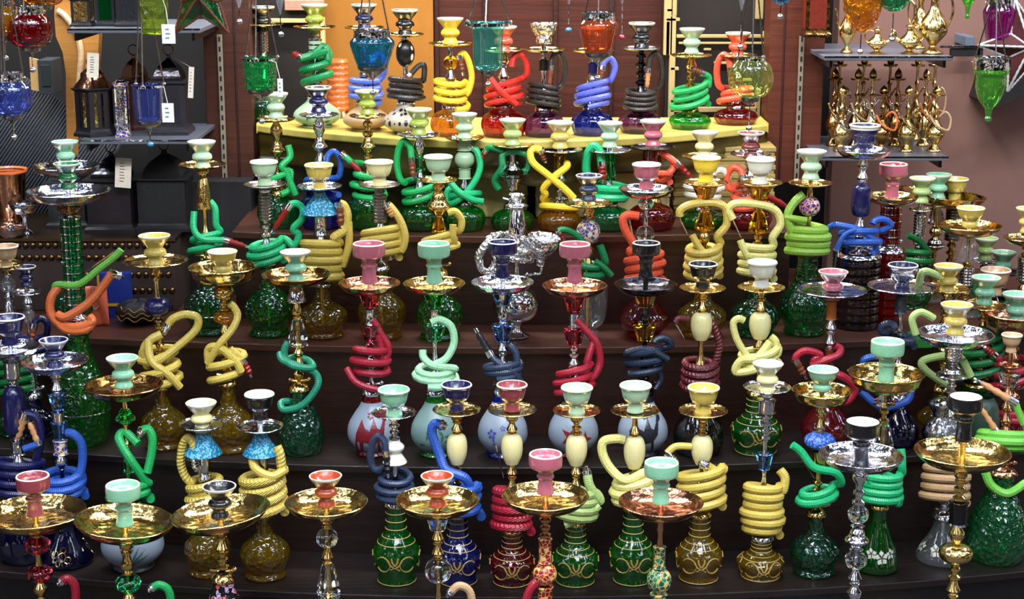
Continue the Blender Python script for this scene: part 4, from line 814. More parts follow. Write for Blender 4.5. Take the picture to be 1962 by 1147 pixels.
# --- step A, the big ones in front
K('A', 67, 910, 980, 1270, 'ph rose 64', 's gold 192', 'bell gred 130', 'large front hookah with crimson funnel bowl and red faceted balls on its stem', acc='ball 1028 1060 50 crystal:red;ball 1082 1114 50 crystal:red', hose='crimson 17||78,1262,-6 100,1262,-10 122,1225,-10 142,1170,-10 144,1125,-12 130,1108,-14 118,1114,-16|silver 10', metal='gold', sw=28)
K('A', 239, 927, 998, 1270, 'ph mint 66', 's gold 188', 'bell ggreen 130', 'large front hookah with mint funnel bowl and tilted brass tray', acc='ball 1100 1134 50 crystal:dgreen', hose='green 16||250,1264,-6 276,1262,-10 300,1225,-10 325,1160,-10 322,1130,-12 305,1120,-14 292,1126,-16|silver 10', metal='gold', tilt=(-.09, 0), sw=30)
K('A', 422, 930, 980, 1110, 'E black 66 black', 's gold 188', 'onion flower 110 mosaic', 'large front hookah with glossy black bowl and black flower-painted body', acc='cone 1090 1110 30 mosaic:flower', hose='', metal='gold', tilt=(.11, 0), sw=30)
K('A', 625, 910, 962, 1270, 'E terra 64', 's gold 158', 'bell clear 120', 'front hookah with rust orange bowl and clear crystal stem, left of the pair', acc='ball 1012 1048 42 crystal:clear;cone 1080 1138 46 crystal:clear;cup 1140 1200 44 crystal:clear', hose='', metal='gold', sw=26)
K('A', 838, 910, 958, 1270, 'E terra 64', 's gold 160', 'bell clear 120', 'front hookah with rust orange bowl, crystal balls and a beige hose beside it', acc='cup 985 1015 48 crystal:clear;ball 1070 1115 52 crystal:clear', hose='tan 16||850,1264,-6 882,1258,-6 906,1220,-4 904,1150,-4 896,1128,-4 878,1122,-6 864,1134,-8|silver 12', metal='gold', sw=26)
K('A', 1045, 868, 950, 1270, 'ph pink 64', 's gold 166', 'bell gred 120', 'front hookah with pink funnel bowl and red and gold mosaic stem', acc='tube 1030 1078 28 mosaic:red;ball 1078 1120 46 mosaic:red;tube 1122 1170 34 mosaic:red', hose='crimson 16||1036,1264,-6 1012,1258,-10 1000,1220,-10 1008,1150,-12 1022,1120,-10 1035,1110,-4|none', metal='copper', sw=26)
K('A', 1266, 884, 962, 1270, 'ph mint 66', 's copper 162', 'bell ggreen 120', 'front hookah with mint funnel bowl and green and white mosaic stem', acc='tube 1046 1088 26 mosaic:green;ball 1088 1134 48 mosaic:green;tube 1136 1180 34 mosaic:green', hose='', metal='copper', sw=26)
K('A', 1650, 806, 872, 1290, 'bw black 66 white', 's silver 160', 'bell clear 120', 'front hookah with white-topped black bowl and chrome stem of clear balls', acc='ball 968 1002 40 crystal:clear;knob 1010 1048 46 metal:silver;ball 1054 1090 42 crystal:clear', hose='', metal='silver', sw=30)
K('A', 1844, 758, 865, 1290, 'bw black 64 white', 's gold 182', 'bell clear 130', 'front hookah with tall black bowl over the widest gold tray', acc='tube 960 1005 40 metal:gun;ball 1040 1078 66 etched:brass', hose='', metal='brass', sw=30)
# ================================================================ hanging lanterns
HY = 3.3
bm0, bm1 = atY(-40, -190, HY), atY(2010, -170, HY)
_b = thing('awning_frame', (0, HY, 0), 'brown wooden post and beam frame that the glass lanterns hang from', 'frame')
bx('beam', -1.62, 1.62, HY - .07, HY + .07, bm0.z, bm0.z + .06, 'wood:60,40,26', _b)
for _x in (-1.6, 1.6): bx('post', _x - .03, _x + .03, HY - .03, HY + .03, 0, bm0.z, 'wood:60,40,26', _b)
LAN = {'cup': [(0, 0), (.7, .0), (.86, .04), (.9, .3), (1, 1)],
       'globe': [(0, 0), (.4, .01), (.75, .1), (.97, .32), (1, .52), (.92, .78), (.66, .95), (.62, 1)],
       'urn': [(0, 0), (.62, .0), (.7, .06), (.9, .5), (1, .78), (.95, .88), (.78, 1)],
       'bell': [(0, 0), (.3, .0), (.52, .06), (.6, .18), (.64, .8), (.7, .9), (1, .97), (.98, 1)],
       'bowl': [(0, 0), (.2, .0), (.6, .12), (.92, .42), (1, .75), (.9, .92), (.84, 1)],
       'drop': [(0, 0), (.16, .0), (.22, .05), (.14, .09), (.2, .16), (.24, .22), (.6, .36), (.86, .6), (.86, .8), (1, .84), (1, 1)],
       'cone': [(0, 0), (.06, 0), (.3, .3), (.7, .7), (1, 1)]}
def lantern(x, y0, y1, wpx, kind, col, label, apex=-110, price=None, collar=True, tail=26, bead=None, foot=True, lobes=0, Y=HY, textured=False, group=None, chains=3):
    m = mpp((y0 + y1) / 2, Y); c = atY(x, y1, Y); top = atY(x, y0, Y); H = top.z - c.z; R = wpx * m / 2
    r = thing('hanging_lantern', tuple(c), label, 'lantern', group)
    prof = smoothprof([(q * R, t * H) for q, t in LAN[kind][1:]], 3)
    MB().lathe([(0, 0)] + prof, 36, lobes=lobes, amp=.05).build('glass_cup', ('crack:' if textured else 'glass:') + col, r)
    tr = prof[-1][0]
    if collar: MB().lathe([(tr * .98, H - .008), (tr * 1.05, H - .010), (tr * 1.06, H + .001), (tr * 1.03, H + .010), (tr * 1.07, H + .013), (tr * 1.0, H + .013)], 36, lobes=18, amp=.03).build('collar', 'etched:silver', r)
    else: MB().lathe([(tr * .99, H - .004), (tr * 1.03, H - .003), (tr * 1.03, H + .002), (tr * .98, H + .002)], 36).build('collar', 'metal:silver', r)
    if foot:
        br = LAN[kind][1][0] * R; rz = -br * .75
        if kind in ('cup', 'urn', 'globe', 'bell'):
            MB().lathe([(br * 1.06, .004), (br * 1.1, 0), (br * 1.02, -.006), (br * .7, rz * .55), (br * .25, rz), (.003, rz - .004), (0, rz - .005)], 28).build('pointed_foot', 'metal:pewter', r)
        else: rz = 0
        t = MB().tube([(0, 0, rz - .003), (0, 0, rz - tail * m)], .0011, 6)
        t.build('tail_wire', 'metal:silver', r)
        MB().lathe(smoothprof([(0, -.005), (.005, -.003), (.0065, 0), (.005, .004), (0, .006)], 2), 12, o=(0, 0, rz - tail * m - .004)).build('tail_bead', 'cer:' + bead if bead else 'metal:silver', r)
    ap = atY(x, apex, Y).z - c.z; bz = bm0.z - c.z
    for k in range(chains):
        a = 2 * PI * k / 3 + .45; p0 = Vector((tr * 1.06 * math.cos(a), tr * 1.06 * math.sin(a), H + .002)); p1 = Vector((0, 0, ap)); q = MB()
        n = 40; q.tube([p0.lerp(p1, i / n) for i in range(n + 1)], 1, 5, radii=[.0014 * (1 + .3 * (i % 2)) for i in range(n + 1)])
        q.lathe(smoothprof([(0, -.004), (.0045, 0), (0, .004)], 3), 10, o=tuple(p0)); q.build('chain', 'metal:pewter', r)
    MB().tube([(0, 0, ap - .004), (0, 0, bz)], .0016, 6).build('hook', 'metal:pewter', r)
    if price:
        px, py, w_, h_ = price; p = atY(px, py, Y - .05); q = MB()
        hw, hh = w_ * m / 2, h_ * m / 2; o = (p.x - c.x, p.y - c.y, p.z - c.z)
        q.box(o[0] - hw, o[0] + hw, o[1] - .001, o[1] + .0005, o[2] - hh, o[2] + hh)
        pt = q.build('price_tag', 'plain:205,214,220', r, smooth=False)
        l = MB()
        for i in range(3): l.box(o[0] - hw * .45, o[0] + hw * (.1 + .15 * (i % 2)), o[1] - .0016, o[1] - .001, o[2] + hh * (.5 - .45 * i) - .0012, o[2] + hh * (.5 - .45 * i) + .0012)
        l.build('tag_print', 'plain:110,120,130', pt, smooth=False)
        MB().tube([(o[0], o[1], o[2] + hh), (o[0] * .8, -tr, o[2] + hh + .03), (tr * .6, -tr * .8, H)], .0006, 4).build('tag_string', 'plain:200,200,190', r)
    return r
lantern(60, 24, 92, 84, 'globe', 'gred', 'ribbed red glass lantern hanging high in the left corner', lobes=20, apex=-120)
lantern(8, 10, 72, 66, 'globe', 'gyellow', 'amber glass lantern hanging left of the red one', lobes=14, apex=-120)
lantern(82, -40, 12, 84, 'globe', 'gyellow', 'amber glass lantern hanging directly above the red one', lobes=16, apex=-140, Y=HY + .06, tail=6)
lantern(24, 152, 222, 78, 'globe', 'peri', 'ribbed blue glass lantern hanging lowest in the left corner', lobes=20, apex=-120, Y=HY - .05)
lantern(297, -20, 66, 58, 'cup', 'chart', 'olive-green glass cup lantern hanging before the left lanterns', apex=-140, price=(323, 65, 25, 36), foot=False, textured=True)
lantern(286, 164, 232, 60, 'cup', 'pblue', 'pale blue square-cut glass cup lantern hanging low at the left', apex=-90, price=(322, 216, 22, 36), tail=26, bead='cyan', lobes=4, collar=False)
lantern(500, 112, 172, 66, 'cup', 'green', 'green mosaic glass cup lantern hanging before the left end of the shelf', apex=-90, textured=True, collar=False, tail=40, price=(537, 168, 10, 34))
lantern(714, 70, 128, 86, 'urn', 'cyan', 'turquoise glass lantern with silver scalloped collar', apex=-120, Y=HY - .08)
lantern(935, 45, 136, 92, 'bell', 'aqua', 'sea-green flared glass lantern on dark chains before the red-coiled hookah', apex=-60, collar=False, tail=12)
lantern(1146, 36, 102, 76, 'urn', 'orange', 'orange glass lantern hanging before the blue-coiled hookah', apex=-90)
lantern(1437, 112, 188, 84, 'globe', 'pchart', 'ribbed pale green glass ball lantern before the right pillar', lobes=18, apex=-90, collar=False, tail=42)
lantern(1912, 8, 86, 64, 'urn', 'purple', 'magenta glass lantern hanging at the top right corner', apex=-120, Y=HY + .06)
lantern(1893, 122, 232, 66, 'drop', 'lgreen', 'green glass lantern with a knobbed tail hanging at the right edge', apex=-20, Y=HY - .02, foot=False)
lantern(1853, -70, 36, 44, 'drop', 'lgreen', 'green glass lantern tail showing at the top edge left of the magenta one', apex=-150, foot=False)
lantern(1650, -30, 62, 76, 'bowl', 'gyellow', 'textured amber glass bowl lantern hanging before the brass pots', textured=True, apex=-140, tail=34)
lantern(1712, -50, 22, 72, 'bowl', 'vgreen', 'blue-green glass lantern with long glass tip before the brass pots', apex=-140, tail=50, textured=True)
for x, y0, y1, w_, col, bead, tl, wh in ((458, -60, 14, 60, 'clear', None, 24, 'left of the green-coiled hookah'), (537, -60, 28, 50, 'clear', None, 34, 'above the pale bowl at the shelf end'), (1090, -70, 8, 50, 'clear', 'cyan', 46, 'with a turquoise bead'), (1192, -70, 8, 50, 'clear', 'red', 60, 'with a red bead'), (1421, -60, 20, 48, 'clear', None, 66, 'above the pale green ball lantern')):
    lantern(x, y0, y1, w_, 'cone', col, 'pointed glass lantern tip hanging from above ' + wh, apex=-140, tail=tl, bead=bead)
lantern(1496, -60, 8, 60, 'bowl', 'cyan', 'turquoise glass bowl lantern just showing above the right pillar', apex=-140, tail=20)

def star_lantern(x, y, Rp, Y, panel, edge, label, rot=0):
    m = mpp(y, Y); c = atY(x, y, Y); r = thing('star_lantern', tuple(c), label, 'lantern'); R = Rp * m; ri = R * .42; P = []
    for k in range(10):
        a = PI / 2 + k * PI / 5 + rot; q = R if k % 2 == 0 else ri; P.append(Vector((q * math.cos(a), 0, q * math.sin(a))))
    f, b = Vector((0, -.03, 0)), Vector((0, .03, 0)); g = MB()
    for k in range(10): g.poly([f, P[k], P[(k + 1) % 10]]); g.poly([b, P[(k + 1) % 10], P[k]])
    g.build('glass_panel', panel, r, smooth=False)
    e = MB(); n = 16
    for k in range(10):
        for A_, B_ in ((P[k], P[(k + 1) % 10]), (f, P[k])):
            e.tube([A_.lerp(B_, i / n) for i in range(n + 1)], 1, 6, radii=[.003 if i % 2 else .002 for i in range(n + 1)])
    e.build('beaded_edge', edge, r)
    MB().tube([P[0] * .98 if rot == 0 else (0, 0, R * .3), (0, 0, bm0.z - c.z)], .0016, 6).build('hook', 'metal:pewter', r)
star_lantern(384, -8, 88, HY + .03, 'glass:dgreen', 'plain:96,48,36', 'green glass star lantern with reddish beaded edges at the top left')
star_lantern(1966, 88, 92, HY + .04, 'matte:70,10,14', 'plain:190,190,185', 'dark red star lantern with pale edges at the top right corner', .3)

# ================================================================ left corner
def studded_chest():
    a = atY(-40, 600, 4.5); b = atY(340, 600, 4.5); H = atY(150, 457, 4.5).z - LZ['D']
    r = thing('studded_chest', ((a.x + b.x) / 2, 4.5, LZ['D']), 'dark brown leather chest covered with round studs at the left', 'chest'); w_ = (b.x - a.x) / 2
    MB().box(-w_, w_, 0, .42, 0, H).build('body', 'matte:44,30,26', r, smooth=False, bevel=.004)
    s = MB(); dom = smoothprof([(.009, 0), (.0085, .004), (.005, .008), (0, .009)], 2)
    for j, z in enumerate((H - .018, H - .052, H - .10, H - .145, H - .19)):
        for i in range(26):
            x_ = -w_ + .02 + i * (2 * w_ - .04) / 25 + (j % 2) * .008
            if j > 1 and i < 14: continue
            s.ring_strip([[(x_ + q * math.cos(t), -z_, z + q * math.sin(t)) for t in [k * PI / 4 for k in range(8)]] for q, z_ in dom[:-1]] + [[(x_, -dom[-1][1], z)]])
    s.build('stud', 'metal:aged', r); MB().box(-w_ - .004, w_ + .004, -.006, .42, H - .006, H + .002).build('lid_edge', 'metal:aged', r, smooth=False)
    return H
CH = studded_chest(); CT = LZ['D'] + CH + .002
def hexlantern(name_label, x, y0, y1, wpx, Y, z=None, m_body='plain:26,24,28', m_pane='etched:bronze', m_roof='metal:aged', seg=6, dome=True, group=None, ring=True, tagp=None, slim=False):
    m = mpp(y1, Y); c = atY(x, y1, Y); zz = c.z if z is None else z; H = atY(x, y0, Y).z - zz; R = wpx * m / 2
    r = thing('metal_lantern', (c.x, Y, zz), name_label, 'lantern', group); t0, t1 = H * .1, H * (.62 if not slim else .88)
    k = 1 / math.cos(PI / seg)
    MB().lathe([(0, 0), (R * k, 0), (R * k, H * .04), (R * .9 * k, H * .07), (R * .88 * k, t0), (R * .86 * k, t0), (R * .86 * k, t1), (R * .9 * k, t1), (R * k, t1 + H * .02), (R * k, t1 + H * .04), (0, t1 + H * .04)], seg, twist=PI / seg).build('body', m_body, r, smooth=False)
    for i in range(seg):
        a = -PI / 2 + 2 * PI * i / seg if True else 0
        s = MB(); hw = R * math.tan(PI / seg) * .62; q = R * .865; h0, h1 = t0 + H * .03, t1 - H * .03
        nx, ny = math.cos(a), math.sin(a)
        f = [(nx * q - ny * u, ny * q + nx * u, v) for u, v in ((-hw, h0), (hw, h0), (hw, h1), (0, h1 + H * .02), (-hw, h1))]
        s.poly(f); s.build('ornate_pane', m_pane, r, smooth=False)
    z1 = t1 + H * .04
    if dome: pr = smoothprof([(R * .98, z1), (R * .95, z1 + H * .06), (R * .7, z1 + H * .16), (R * .4, z1 + H * .22), (R * .16, z1 + H * .26), (R * .1, z1 + H * .3), (0, z1 + H * .31)], 3)
    else: pr = [(R, z1), (R * .62, z1 + (H - z1) * .35), (R * .6, z1 + (H - z1) * .55), (R * .3, z1 + (H - z1) * .75), (0, z1 + (H - z1) * .8)]
    MB().lathe(pr, seg if dome and seg < 8 else 24, twist=PI / seg).build('roof', m_roof, r, smooth=not (dome and seg < 8))
    if ring:
        zt = pr[-1][1]; MB().tube([(.014 * math.cos(t), 0, zt + .013 + .014 * math.sin(t)) for t in [k_ * PI / 8 for k_ in range(17)]], .0018, 6).build('carry_ring', 'metal:aged', r)
    if tagp:
        px, py, w_, h_ = tagp; p = atY(px, py, Y - R - .02); mb = MB()
        mb.box(-w_ * m / 2, w_ * m / 2, -.0006, .0006, -h_ * m / 2, h_ * m / 2); o = mb.build('price_tag', 'plain:214,206,188', r, (p.x - c.x, -R - .02, p.z - zz), smooth=False); o.rotation_euler = (0, .08, 0)
        l = MB()
        for i in range(7): l.box(-w_ * m * .22, w_ * m * (.05 + .03 * (i % 3)), -.0012, -.0007, h_ * m * (.32 - .1 * i) - .0008, h_ * m * (.32 - .1 * i) + .0008)
        l.build('tag_print', 'plain:70,60,60', o, smooth=False)
        MB().tube([(p.x - c.x, -R - .02, p.z - zz + h_ * m / 2), (0, 0, H * .97)], .0007, 4).build('tag_string', 'plain:190,180,160', r)
    return r
def glass_shelf(label, x0, x1, y, Y, dep, th=.012, br=None):
    a = atY(x0, y, Y); b = atY(x1, y, Y); r = thing('glass_shelf', ((a.x + b.x) / 2, Y, a.z - th), label, 'shelf'); w_ = (b.x - a.x) / 2
    MB().box(-w_, w_, 0, dep, 0, th).build('pane', 'plain:84,88,98', r, smooth=False, bevel=.002)
    MB().box(-w_, w_, -.0015, 0, th * .7, th * 1.05).build('polished_edge', 'metal:silver', r, smooth=False)
    s = MB()
    for sx in (-w_ + .02, w_ - .02): s.box(sx - .004, sx + .004, .01, dep + .02, -.02, -.0005)
    s.build('support_arm', 'metal:gun', r, smooth=False); return a.z
S1 = glass_shelf('upper glass shelf of dark lanterns at the left', 128, 383, 55, 4.42, .36)
S2 = glass_shelf('lower glass shelf of dark lanterns at the left', 152, 372, 268, 4.46, .34)
hexlantern('black metal lantern with a pale ornate pane on the upper left shelf', 160, -30, 50, 42, 4.52, S1, m_pane='etched:brass', seg=4, ring=False, dome=False)
hexlantern('black lantern with dark glass beside the pale-paned one on the upper left shelf', 207, -40, 50, 40, 4.54, S1, m_pane='glass:dgreen', seg=4, ring=False)
hexlantern('black glass lantern on a pierced foot, rightmost on the upper left shelf', 250, -60, 50, 50, 4.52, S1, m_pane='plain:16,20,24', seg=4, ring=False)
hexlantern('round-topped copper lantern with gold pane and hanging tags on the lower left shelf', 184, 118, 262, 74, 4.56, S2, m_roof='metal:copper', m_pane='etched:gold', dome=False, seg=6, tagp=(178, 125, 22, 46))
hexlantern('slim silver-blue mosaic lantern standing beside the copper-roofed one', 237, 148, 262, 25, 4.52, S2, m_body='mosaic:bluew', m_pane='etched:silver', m_roof='etched:silver', seg=4, dome=False, ring=False, slim=True)
hexlantern('reddish domed lantern behind the slim mosaic one on the lower left shelf', 264, 100, 262, 54, 4.68, S2, m_body='plain:60,32,30', m_pane='plain:50,24,24', m_roof='metal:copper')
hexlantern('dark grey lantern with rosette-pierced roof, largest on the lower left shelf', 330, 100, 262, 76, 4.6, S2, m_body='plain:34,32,38', m_pane='plain:26,24,30', m_roof='etched:gun', seg=4, tagp=(366, 158, 10, 58))
hexlantern('big black lantern with a barcode tag on the studded chest', 222, 286, 455, 96, 4.64, CT, m_pane='plain:30,24,30', m_roof='metal:gun', seg=4, tagp=(236, 331, 30, 56))
hexlantern('widest black lantern on the studded chest beside the pillar block', 322, 282, 455, 104, 4.66, CT, m_pane='plain:26,28,30', m_roof='matte:24,24,26', seg=4)
hexlantern('dark green-black lantern at the back of the studded chest behind the tall hookah', 140, 300, 455, 80, 4.7, CT, m_body='plain:30,36,38', m_pane='plain:34,42,44', m_roof='matte:24,24,26', seg=4)
# things on the studded chest at the far left
def dish(name, label, cat, x, y1, Y, prof, m_, z=None, extra=None, group=None):
    m = mpp(y1, Y); c = atY(x, y1, Y); r = thing(name, (c.x, Y, c.z if z is None else z), label, cat, group)
    MB().lathe(smoothprof([(q * m, h * m) for q, h in prof], 3), 32).build('body', m_, r); return r, m
r, m = dish('copper_pot', 'dark copper pot with flared orange rim at the left edge', 'pot', 22, 450, 4.62, [(0, 0), (28, 0), (32, 8), (24, 20), (30, 50), (33, 84), (36, 112)], 'metal:copper', CT)
MB().lathe([(q * m, h * m) for q, h in ((34, 108), (38, 112), (38, 117), (33, 114))], 32).build('rim', 'cer:orange', r)
r, m = dish('silver_tray_stand', 'small silver tray with stacked rims beside the copper pot', 'tray', 50, 450, 4.56, [(0, 0), (14, 0), (12, 6), (6, 12), (6, 34), (20, 42), (26, 52), (27, 56), (24, 54), (0, 46)], 'metal:silver', CT)
MB().lathe([(q * m, h * m) for q, h in ((27, 57), (30, 60), (27, 64), (10, 62))], 32).build('upper_rim', 'etched:silver', r)
r, m = dish('silver_dish', 'low shiny silver dish at the front of the studded chest', 'dish', 22, 452, 4.52, [(0, 0), (20, 0), (26, 8), (30, 17), (26, 15), (0, 5)], 'etched:silver', CT)
MB().lathe([(q * m, h * m) for q, h in ((0, 6), (8, 10), (6, 20), (0, 24))], 16).build('knob', 'metal:silver', r)
# orange carved frame, cardboard, speaker and corrugated sheet
def prism(name, pts, Y, dep, m_, parent=None, loc=None):
    P = [atY(px, py, Y) for px, py in pts]; c = loc or P[0]; mb = MB(); n = len(P)
    F = [(p.x - c[0], 0, p.z - c[2]) for p in P]; B = [(p[0], dep, p[2]) for p in F]
    mb.poly(F); mb.poly(B[::-1])
    for i in range(n): mb.poly([F[i], B[i], B[(i + 1) % n], F[(i + 1) % n]])
    return mb.build(name, m_, parent, (0, 0, 0) if parent else tuple(c), smooth=False, bevel=.002)
c = atY(140, 300, 4.9); r = thing('carved_frame', tuple(c), 'tall orange wooden scroll frame standing behind the left shelves', 'frame')
prism('wooden_scroll', [(108, -60), (142, -60), (141, 10), (150, 25), (168, 50), (190, 60), (186, 150), (176, 190), (150, 190), (150, 300), (128, 300), (126, 140), (120, 100), (107, 70), (104, 30)], 4.9, .04, 'wood:176,120,52', r, c)
MB().tube([p - c for p in catmull([atY(x_, y_, 4.89) for x_, y_ in ((110, 20), (126, 32), (146, 62), (155, 100), (153, 140), (150, 180))], 6)], .009, 8).build('pale_edge', 'wood:220,184,140', r)
o = prism('cardboard', [(56, 110), (72, 114), (75, 175), (60, 172)], 4.8, .01, 'matte:200,160,98'); tag(o, 'torn piece of tan cardboard beside the dark speaker box', 'cardboard')
r = thing('speaker_box', tuple(atY(87, 182, 4.78)), 'small dark green-black speaker box behind the red lantern', 'speaker')
bp('cabinet', 73, 115, 101, 181, 4.78, .1, 'matte:38,46,50', r); bp('grille', 79, 124, 96, 166, 4.775, .004, 'matte:22,34,28', r)
c = atY(60, 430, 4.85); r = thing('corrugated_sheet', tuple(c), 'dark grey corrugated sheet leaning in the left corner', 'panel')
w_ = 115 * mpp(300, 4.85); h_ = 255 * mpp(300, 4.85)
o = MB().grid(lambda u, v: ((u - .5) * 2 * w_, .004 * math.sin(u * 260), v * h_), 420, 1).build('sheet', 'matte:62,66,72', r, solid=.002); o.rotation_euler = (-.12, .62, 0)
o.location = (-.1, .02, .02)
MB().box(-w_ * 1.5, w_ * 1.1, -.03, .2, -.03, .0).build('rail', 'matte:24,24,26', r, smooth=False)
# bag and picture box on the brown step behind the orange hose
c = atY(178, 628, 4.36); c.z = LZ['D']; r = thing('orange_bag', tuple(c), 'orange cloth bag on the step behind the orange hose', 'bag'); m = mpp(600, 4.36)
MB().grid(lambda u, v: ((u - .5) * 74 * m * (1 - .12 * v), -.02 - .006 * math.sin(u * 14 + v * 3) - .012 * math.sin(u * PI), v * 78 * m), 30, 12).build('front', 'cloth:196,92,62', r, solid=.003)
MB().tube(catmull([Vector((10 * m, -.03, 75 * m)), Vector((8 * m, -.034, 50 * m)), Vector((12 * m, -.036, 34 * m)), Vector((20 * m, -.034, 40 * m))], 5), .002, 6).build('cord', 'plain:150,130,110', r)
c = atY(222, 606, 4.42); c.z = LZ['D']; r = thing('picture_box', tuple(c), 'blue panelled box with yellow edging beside the orange bag', 'box')
MB().box(-28 * m, 30 * m, 0, .03, 0, 88 * m).build('blue_panel', 'plain:28,48,130', r, smooth=False)
MB().box(-32 * m, -28 * m, -.004, .03, 0, 90 * m).box(-28 * m, 30 * m, -.004, 0, 24 * m, 29 * m).build('yellow_edge', 'plain:190,150,40', r, smooth=False)
c = atY(268, 630, 4.36); c.z = LZ['D']; r = thing('net_bag', tuple(c), 'black lumpy bag with gold mesh lines beside the blue box', 'bag')
MB().grid(lambda u, v: (45 * m * math.cos(u * 2 * PI) * math.sin(max(.05, v) * PI * .97 + .03), .05 * math.sin(u * 2 * PI) * math.sin(max(.05, v) * PI * .97 + .03), 24 * m - 24 * m * math.cos(v * PI) + .002 * math.sin(u * 40)), 32, 12).build('sack', 'cloth:20,18,20', r)
s = MB()
for j in range(3):
    s.tube([(45 * m * math.cos(t) * (.96 - .1 * j), -.052 * abs(math.sin(t)) - .002, (16 + 9 * j + 4 * math.sin(t * 9)) * m) for t in [-.3 - k * .12 for k in range(22)]], .0012, 5)
s.build('gold_mesh', 'plain:170,130,50', r)

# ================================================================ right: brass shelves
T1 = glass_shelf('upper glass shelf of brass pots at the right', 1580, 1826, 108, 4.62, .42)
T2 = glass_shelf('lower glass shelf of small brass hookahs at the right', 1572, 1818, 300, 4.62, .42)
def brass_pot(x, Y, z, hpx, wpx, label, m_='metal:brass', spout=1):
    m = mpp(200, Y); c = atY(x, 100, Y); r = thing('brass_pot', (c.x, Y, z), label, 'pot', None); R = wpx * m / 2; H = hpx * m
    MB().lathe(smoothprof([(0, 0), (R * .7, 0), (R * .72, H * .04), (R * .3, H * .1), (R * .3, H * .14), (R * .95, H * .3), (R, H * .4), (R * .8, H * .52), (R * .35, H * .66), (R * .3, H * .8), (R * .42, H * .86)], 3), 24).build('body', m_, r)
    MB().lathe(smoothprof([(R * .44, H * .86), (R * .42, H * .88), (R * .2, H * .93), (R * .07, H * .95), (R * .1, H * .98), (0, H)], 3), 20).build('lid', m_, r)
    MB().tube(catmull([Vector((spout * R * .8, 0, H * .4)), Vector((spout * R * 1.3, 0, H * .5)), Vector((spout * R * 1.4, 0, H * .68)), Vector((spout * R * 1.75, 0, H * .78))], 5), 1, 8, radii=[R * (.2 - .006 * i) for i in range(16)]).build('spout', m_, r)
    MB().tube(catmull([Vector((-spout * R * .4, 0, H * .82)), Vector((-spout * R * 1.1, 0, H * .84)), Vector((-spout * R * 1.35, 0, H * .6)), Vector((-spout * R * .9, 0, H * .36))], 5), R * .09, 8).build('handle', m_, r)
for x, Y, h, w_, lb, sp in ((1622, 4.72, 108, 30, 'tall narrow brass pot at the left end of the upper right shelf', -1), (1680, 4.70, 52, 36, 'small squat brass pot with a domed lid under the amber lantern', 1),
    (1742, 4.70, 60, 42, 'round brass pot with domed lid, third along the upper right shelf', -1), (1786, 4.70, 128, 52, 'largest brass pot with pear body at the right end of the upper shelf', -1), (1760, 4.86, 110, 36, 'brass pot standing behind the largest one on the upper right shelf', 1)):
    brass_pot(x, Y, T1, h, w_, lb, spout=sp)
def brass_hookah(x, Y, z, hpx, wpx, label, m_='metal:brass', hose='metal:silver', first=True):
    m = mpp(250, Y); c = atY(x, 250, Y); r = thing('small_hookah', (c.x, Y, z), label, 'hookah', 'small brass hookahs on the lower glass shelf'); R = wpx * m / 2; H = hpx * m
    MB().lathe(smoothprof([(0, 0), (R * .8, 0), (R * .82, H * .03), (R * .4, H * .09), (R * .4, H * .12), (R * .95, H * .22), (R, H * .29), (R * .7, H * .38), (R * .3, H * .46), (R * .25, H * .5)], 3), 24).build('base', m_, r)
    MB().lathe([(R * .25, H * .5), (R * .4, H * .52), (R * .2, H * .55), (R * .2, H * .62), (R * .38, H * .65), (R * .2, H * .68), (R * .16, H * .8), (R * .25, H * .84)], 14).build('stem', m_, r)
    MB().lathe([(0, H * .83), (R * .9, H * .84), (R * 1.0, H * .86), (R * .95, H * .865), (0, H * .85)], 24).build('tray', m_, r)
    MB().lathe(smoothprof([(R * .34, H * .86), (R * .5, H * .9), (R * .35, H * .95), (R * .1, H * .98), (0, H)], 3), 16).build('lid', m_, r)
    P = [Vector((R * .2, 0, H * .5)), Vector((R * .9, -R * .5, H * .6)), Vector((R * 1.5, -R * .6, H * .5)), Vector((R * 1.3, -R * .7, H * .34)), Vector((R * .5, -R * 1.0, H * .36)), Vector((-R * .4, -R * .95, H * .44)), Vector((-R * .9, -R * .7, H * .56))]
    q = catmull(P, 7); MB().tube(q, 1, 8, radii=[R * .11 * (1 + .3 * (i % 2)) for i in range(len(q))]).build('hose', hose, r)
rows = [(4.72, 292, (1612, 1690, 1738, 1792), 128, 34, 'front row'), (4.83, 292, (1596, 1640, 1668, 1716, 1770), 150, 30, 'middle row'), (4.95, 292, (1604, 1650, 1700, 1752, 1785), 168, 28, 'back row')]
names = ['leftmost', 'second from left', 'third from left', 'fourth from left', 'rightmost']
hz = ['metal:silver', 'cer:orange', 'metal:gold', 'cer:tan', 'metal:silver']
for j, (Y, yb, xs, h, w_, rn) in enumerate(rows):
    for i, x in enumerate(xs):
        nm = names[i] if i < len(xs) - 1 else 'rightmost'
        brass_hookah(x, Y, T2, h, w_, 'small %s hookah on the lower glass shelf, %s of the %s' % ('dark bronze' if (i + j) % 3 == 1 else 'brass', nm, rn), 'metal:bronze' if (i + j) % 3 == 1 else 'metal:brass', hz[(i + 2 * j) % 5])
r = hexlantern('dark ornate lantern with red glass hanging on the right pillar', 1562, -60, 70, 52, 4.74, None, m_body='etched:bronze', m_pane='plain:110,30,12', m_roof='metal:bronze', seg=4, ring=False)
MB().tube([(0, .0, .15), (0, .12, .15)], .005, 6).build('wall_arm', 'metal:gun', r)
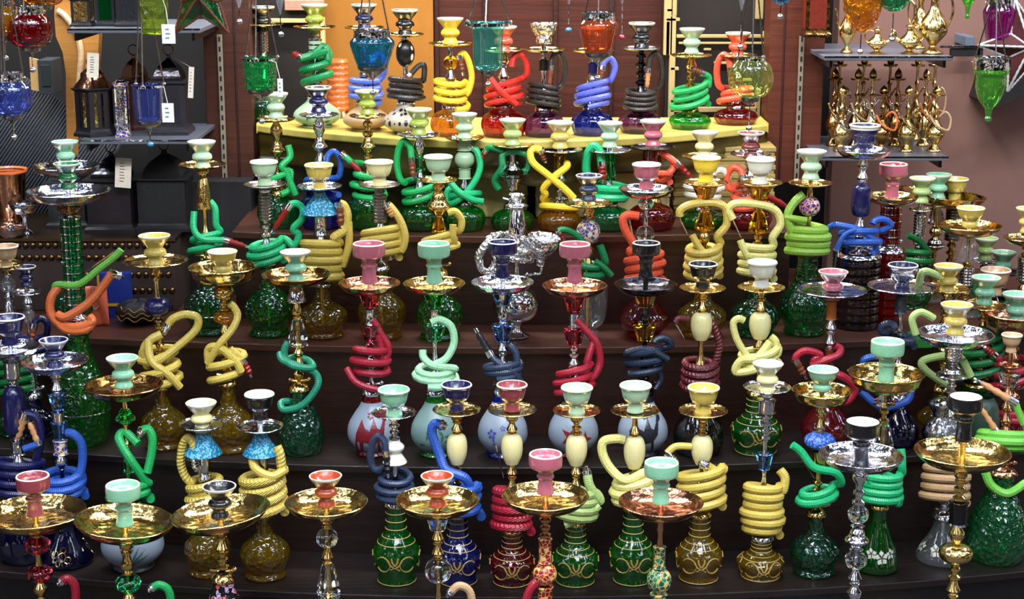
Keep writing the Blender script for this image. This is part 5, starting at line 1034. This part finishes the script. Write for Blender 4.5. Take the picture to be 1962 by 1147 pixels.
r = thing('wall_bracket', tuple(atY(1850, 95, 5.12)), 'black metal rail bracket on the brown wall at the right', 'bracket')
bp('rail_bar', 1800, 87, 1890, 92, 5.08, .02, 'metal:silver', r); bp('dark_bar', 1822, 93, 1884, 108, 5.09, .02, 'matte:20,20,22', r); bp('clamp', 1850, 70, 1868, 88, 5.07, .13, 'matte:84,96,110', r); bp('upright_bar', 1872, 92, 1878, 128, 5.09, .02, 'matte:40,40,44', r)
c = atY(1930, 200, 4.9); r = thing('canopy_corner', tuple(atY(1905, 205, 4.9)), 'black folded umbrella corner jutting in from the right edge', 'umbrella')
prism('black_cloth', [(1908, 205), (1914, 190), (1925, 150), (2080, 100), (2080, 125), (1925, 200)], 4.9, .32, 'cloth:26,24,26', r, atY(1905, 205, 4.9)); bp('ferrule', 1904, 192, 1913, 207, 4.89, .02, 'matte:16,16,18', r)
# heap of green cloth among the right-hand hookahs
c = atY(1756, 712, 4.12); r = thing('green_cloth', (c.x, 4.12, LZ['D']), 'crumpled bright green cloth between the mint funnel bowl and the yellow bowls', 'cloth')
m = mpp(700, 4.12)
MB().grid(lambda u, v: ((30 * m * math.sin(v * PI * .5 + .1) + .002 * math.sin(u * 31)) * math.cos(u * 2 * PI), (.02 * math.sin(v * PI * .5 + .1) + .002 * math.sin(u * 23)) * math.sin(u * 2 * PI), -.0 + .045 * math.cos(v * PI * .5) + .002 * math.sin(v * 20)), 40, 14).build('folded_cloth', 'cloth:20,110,34', r)

r, m = dish('glass_jar', 'dull grey-green glass jar behind the tall black bowl at the right', 'jar', 1874, 868, 4.06, [(0, 0), (26, 0), (34, 10), (36, 40), (32, 74), (24, 88), (22, 94)], 'frost:slate', LZ['C'])
r.children[0].data.materials[0] = mat('plain:52,74,62')
r, m = dish('silver_jar', 'small ornate silver jar beside the tall black bowl at the right', 'jar', 1798, 868, 4.02, [(0, 0), (24, 0), (30, 10), (34, 34), (26, 54), (14, 64), (20, 78), (26, 92), (12, 102), (0, 104)], 'etched:silver', LZ['C'])
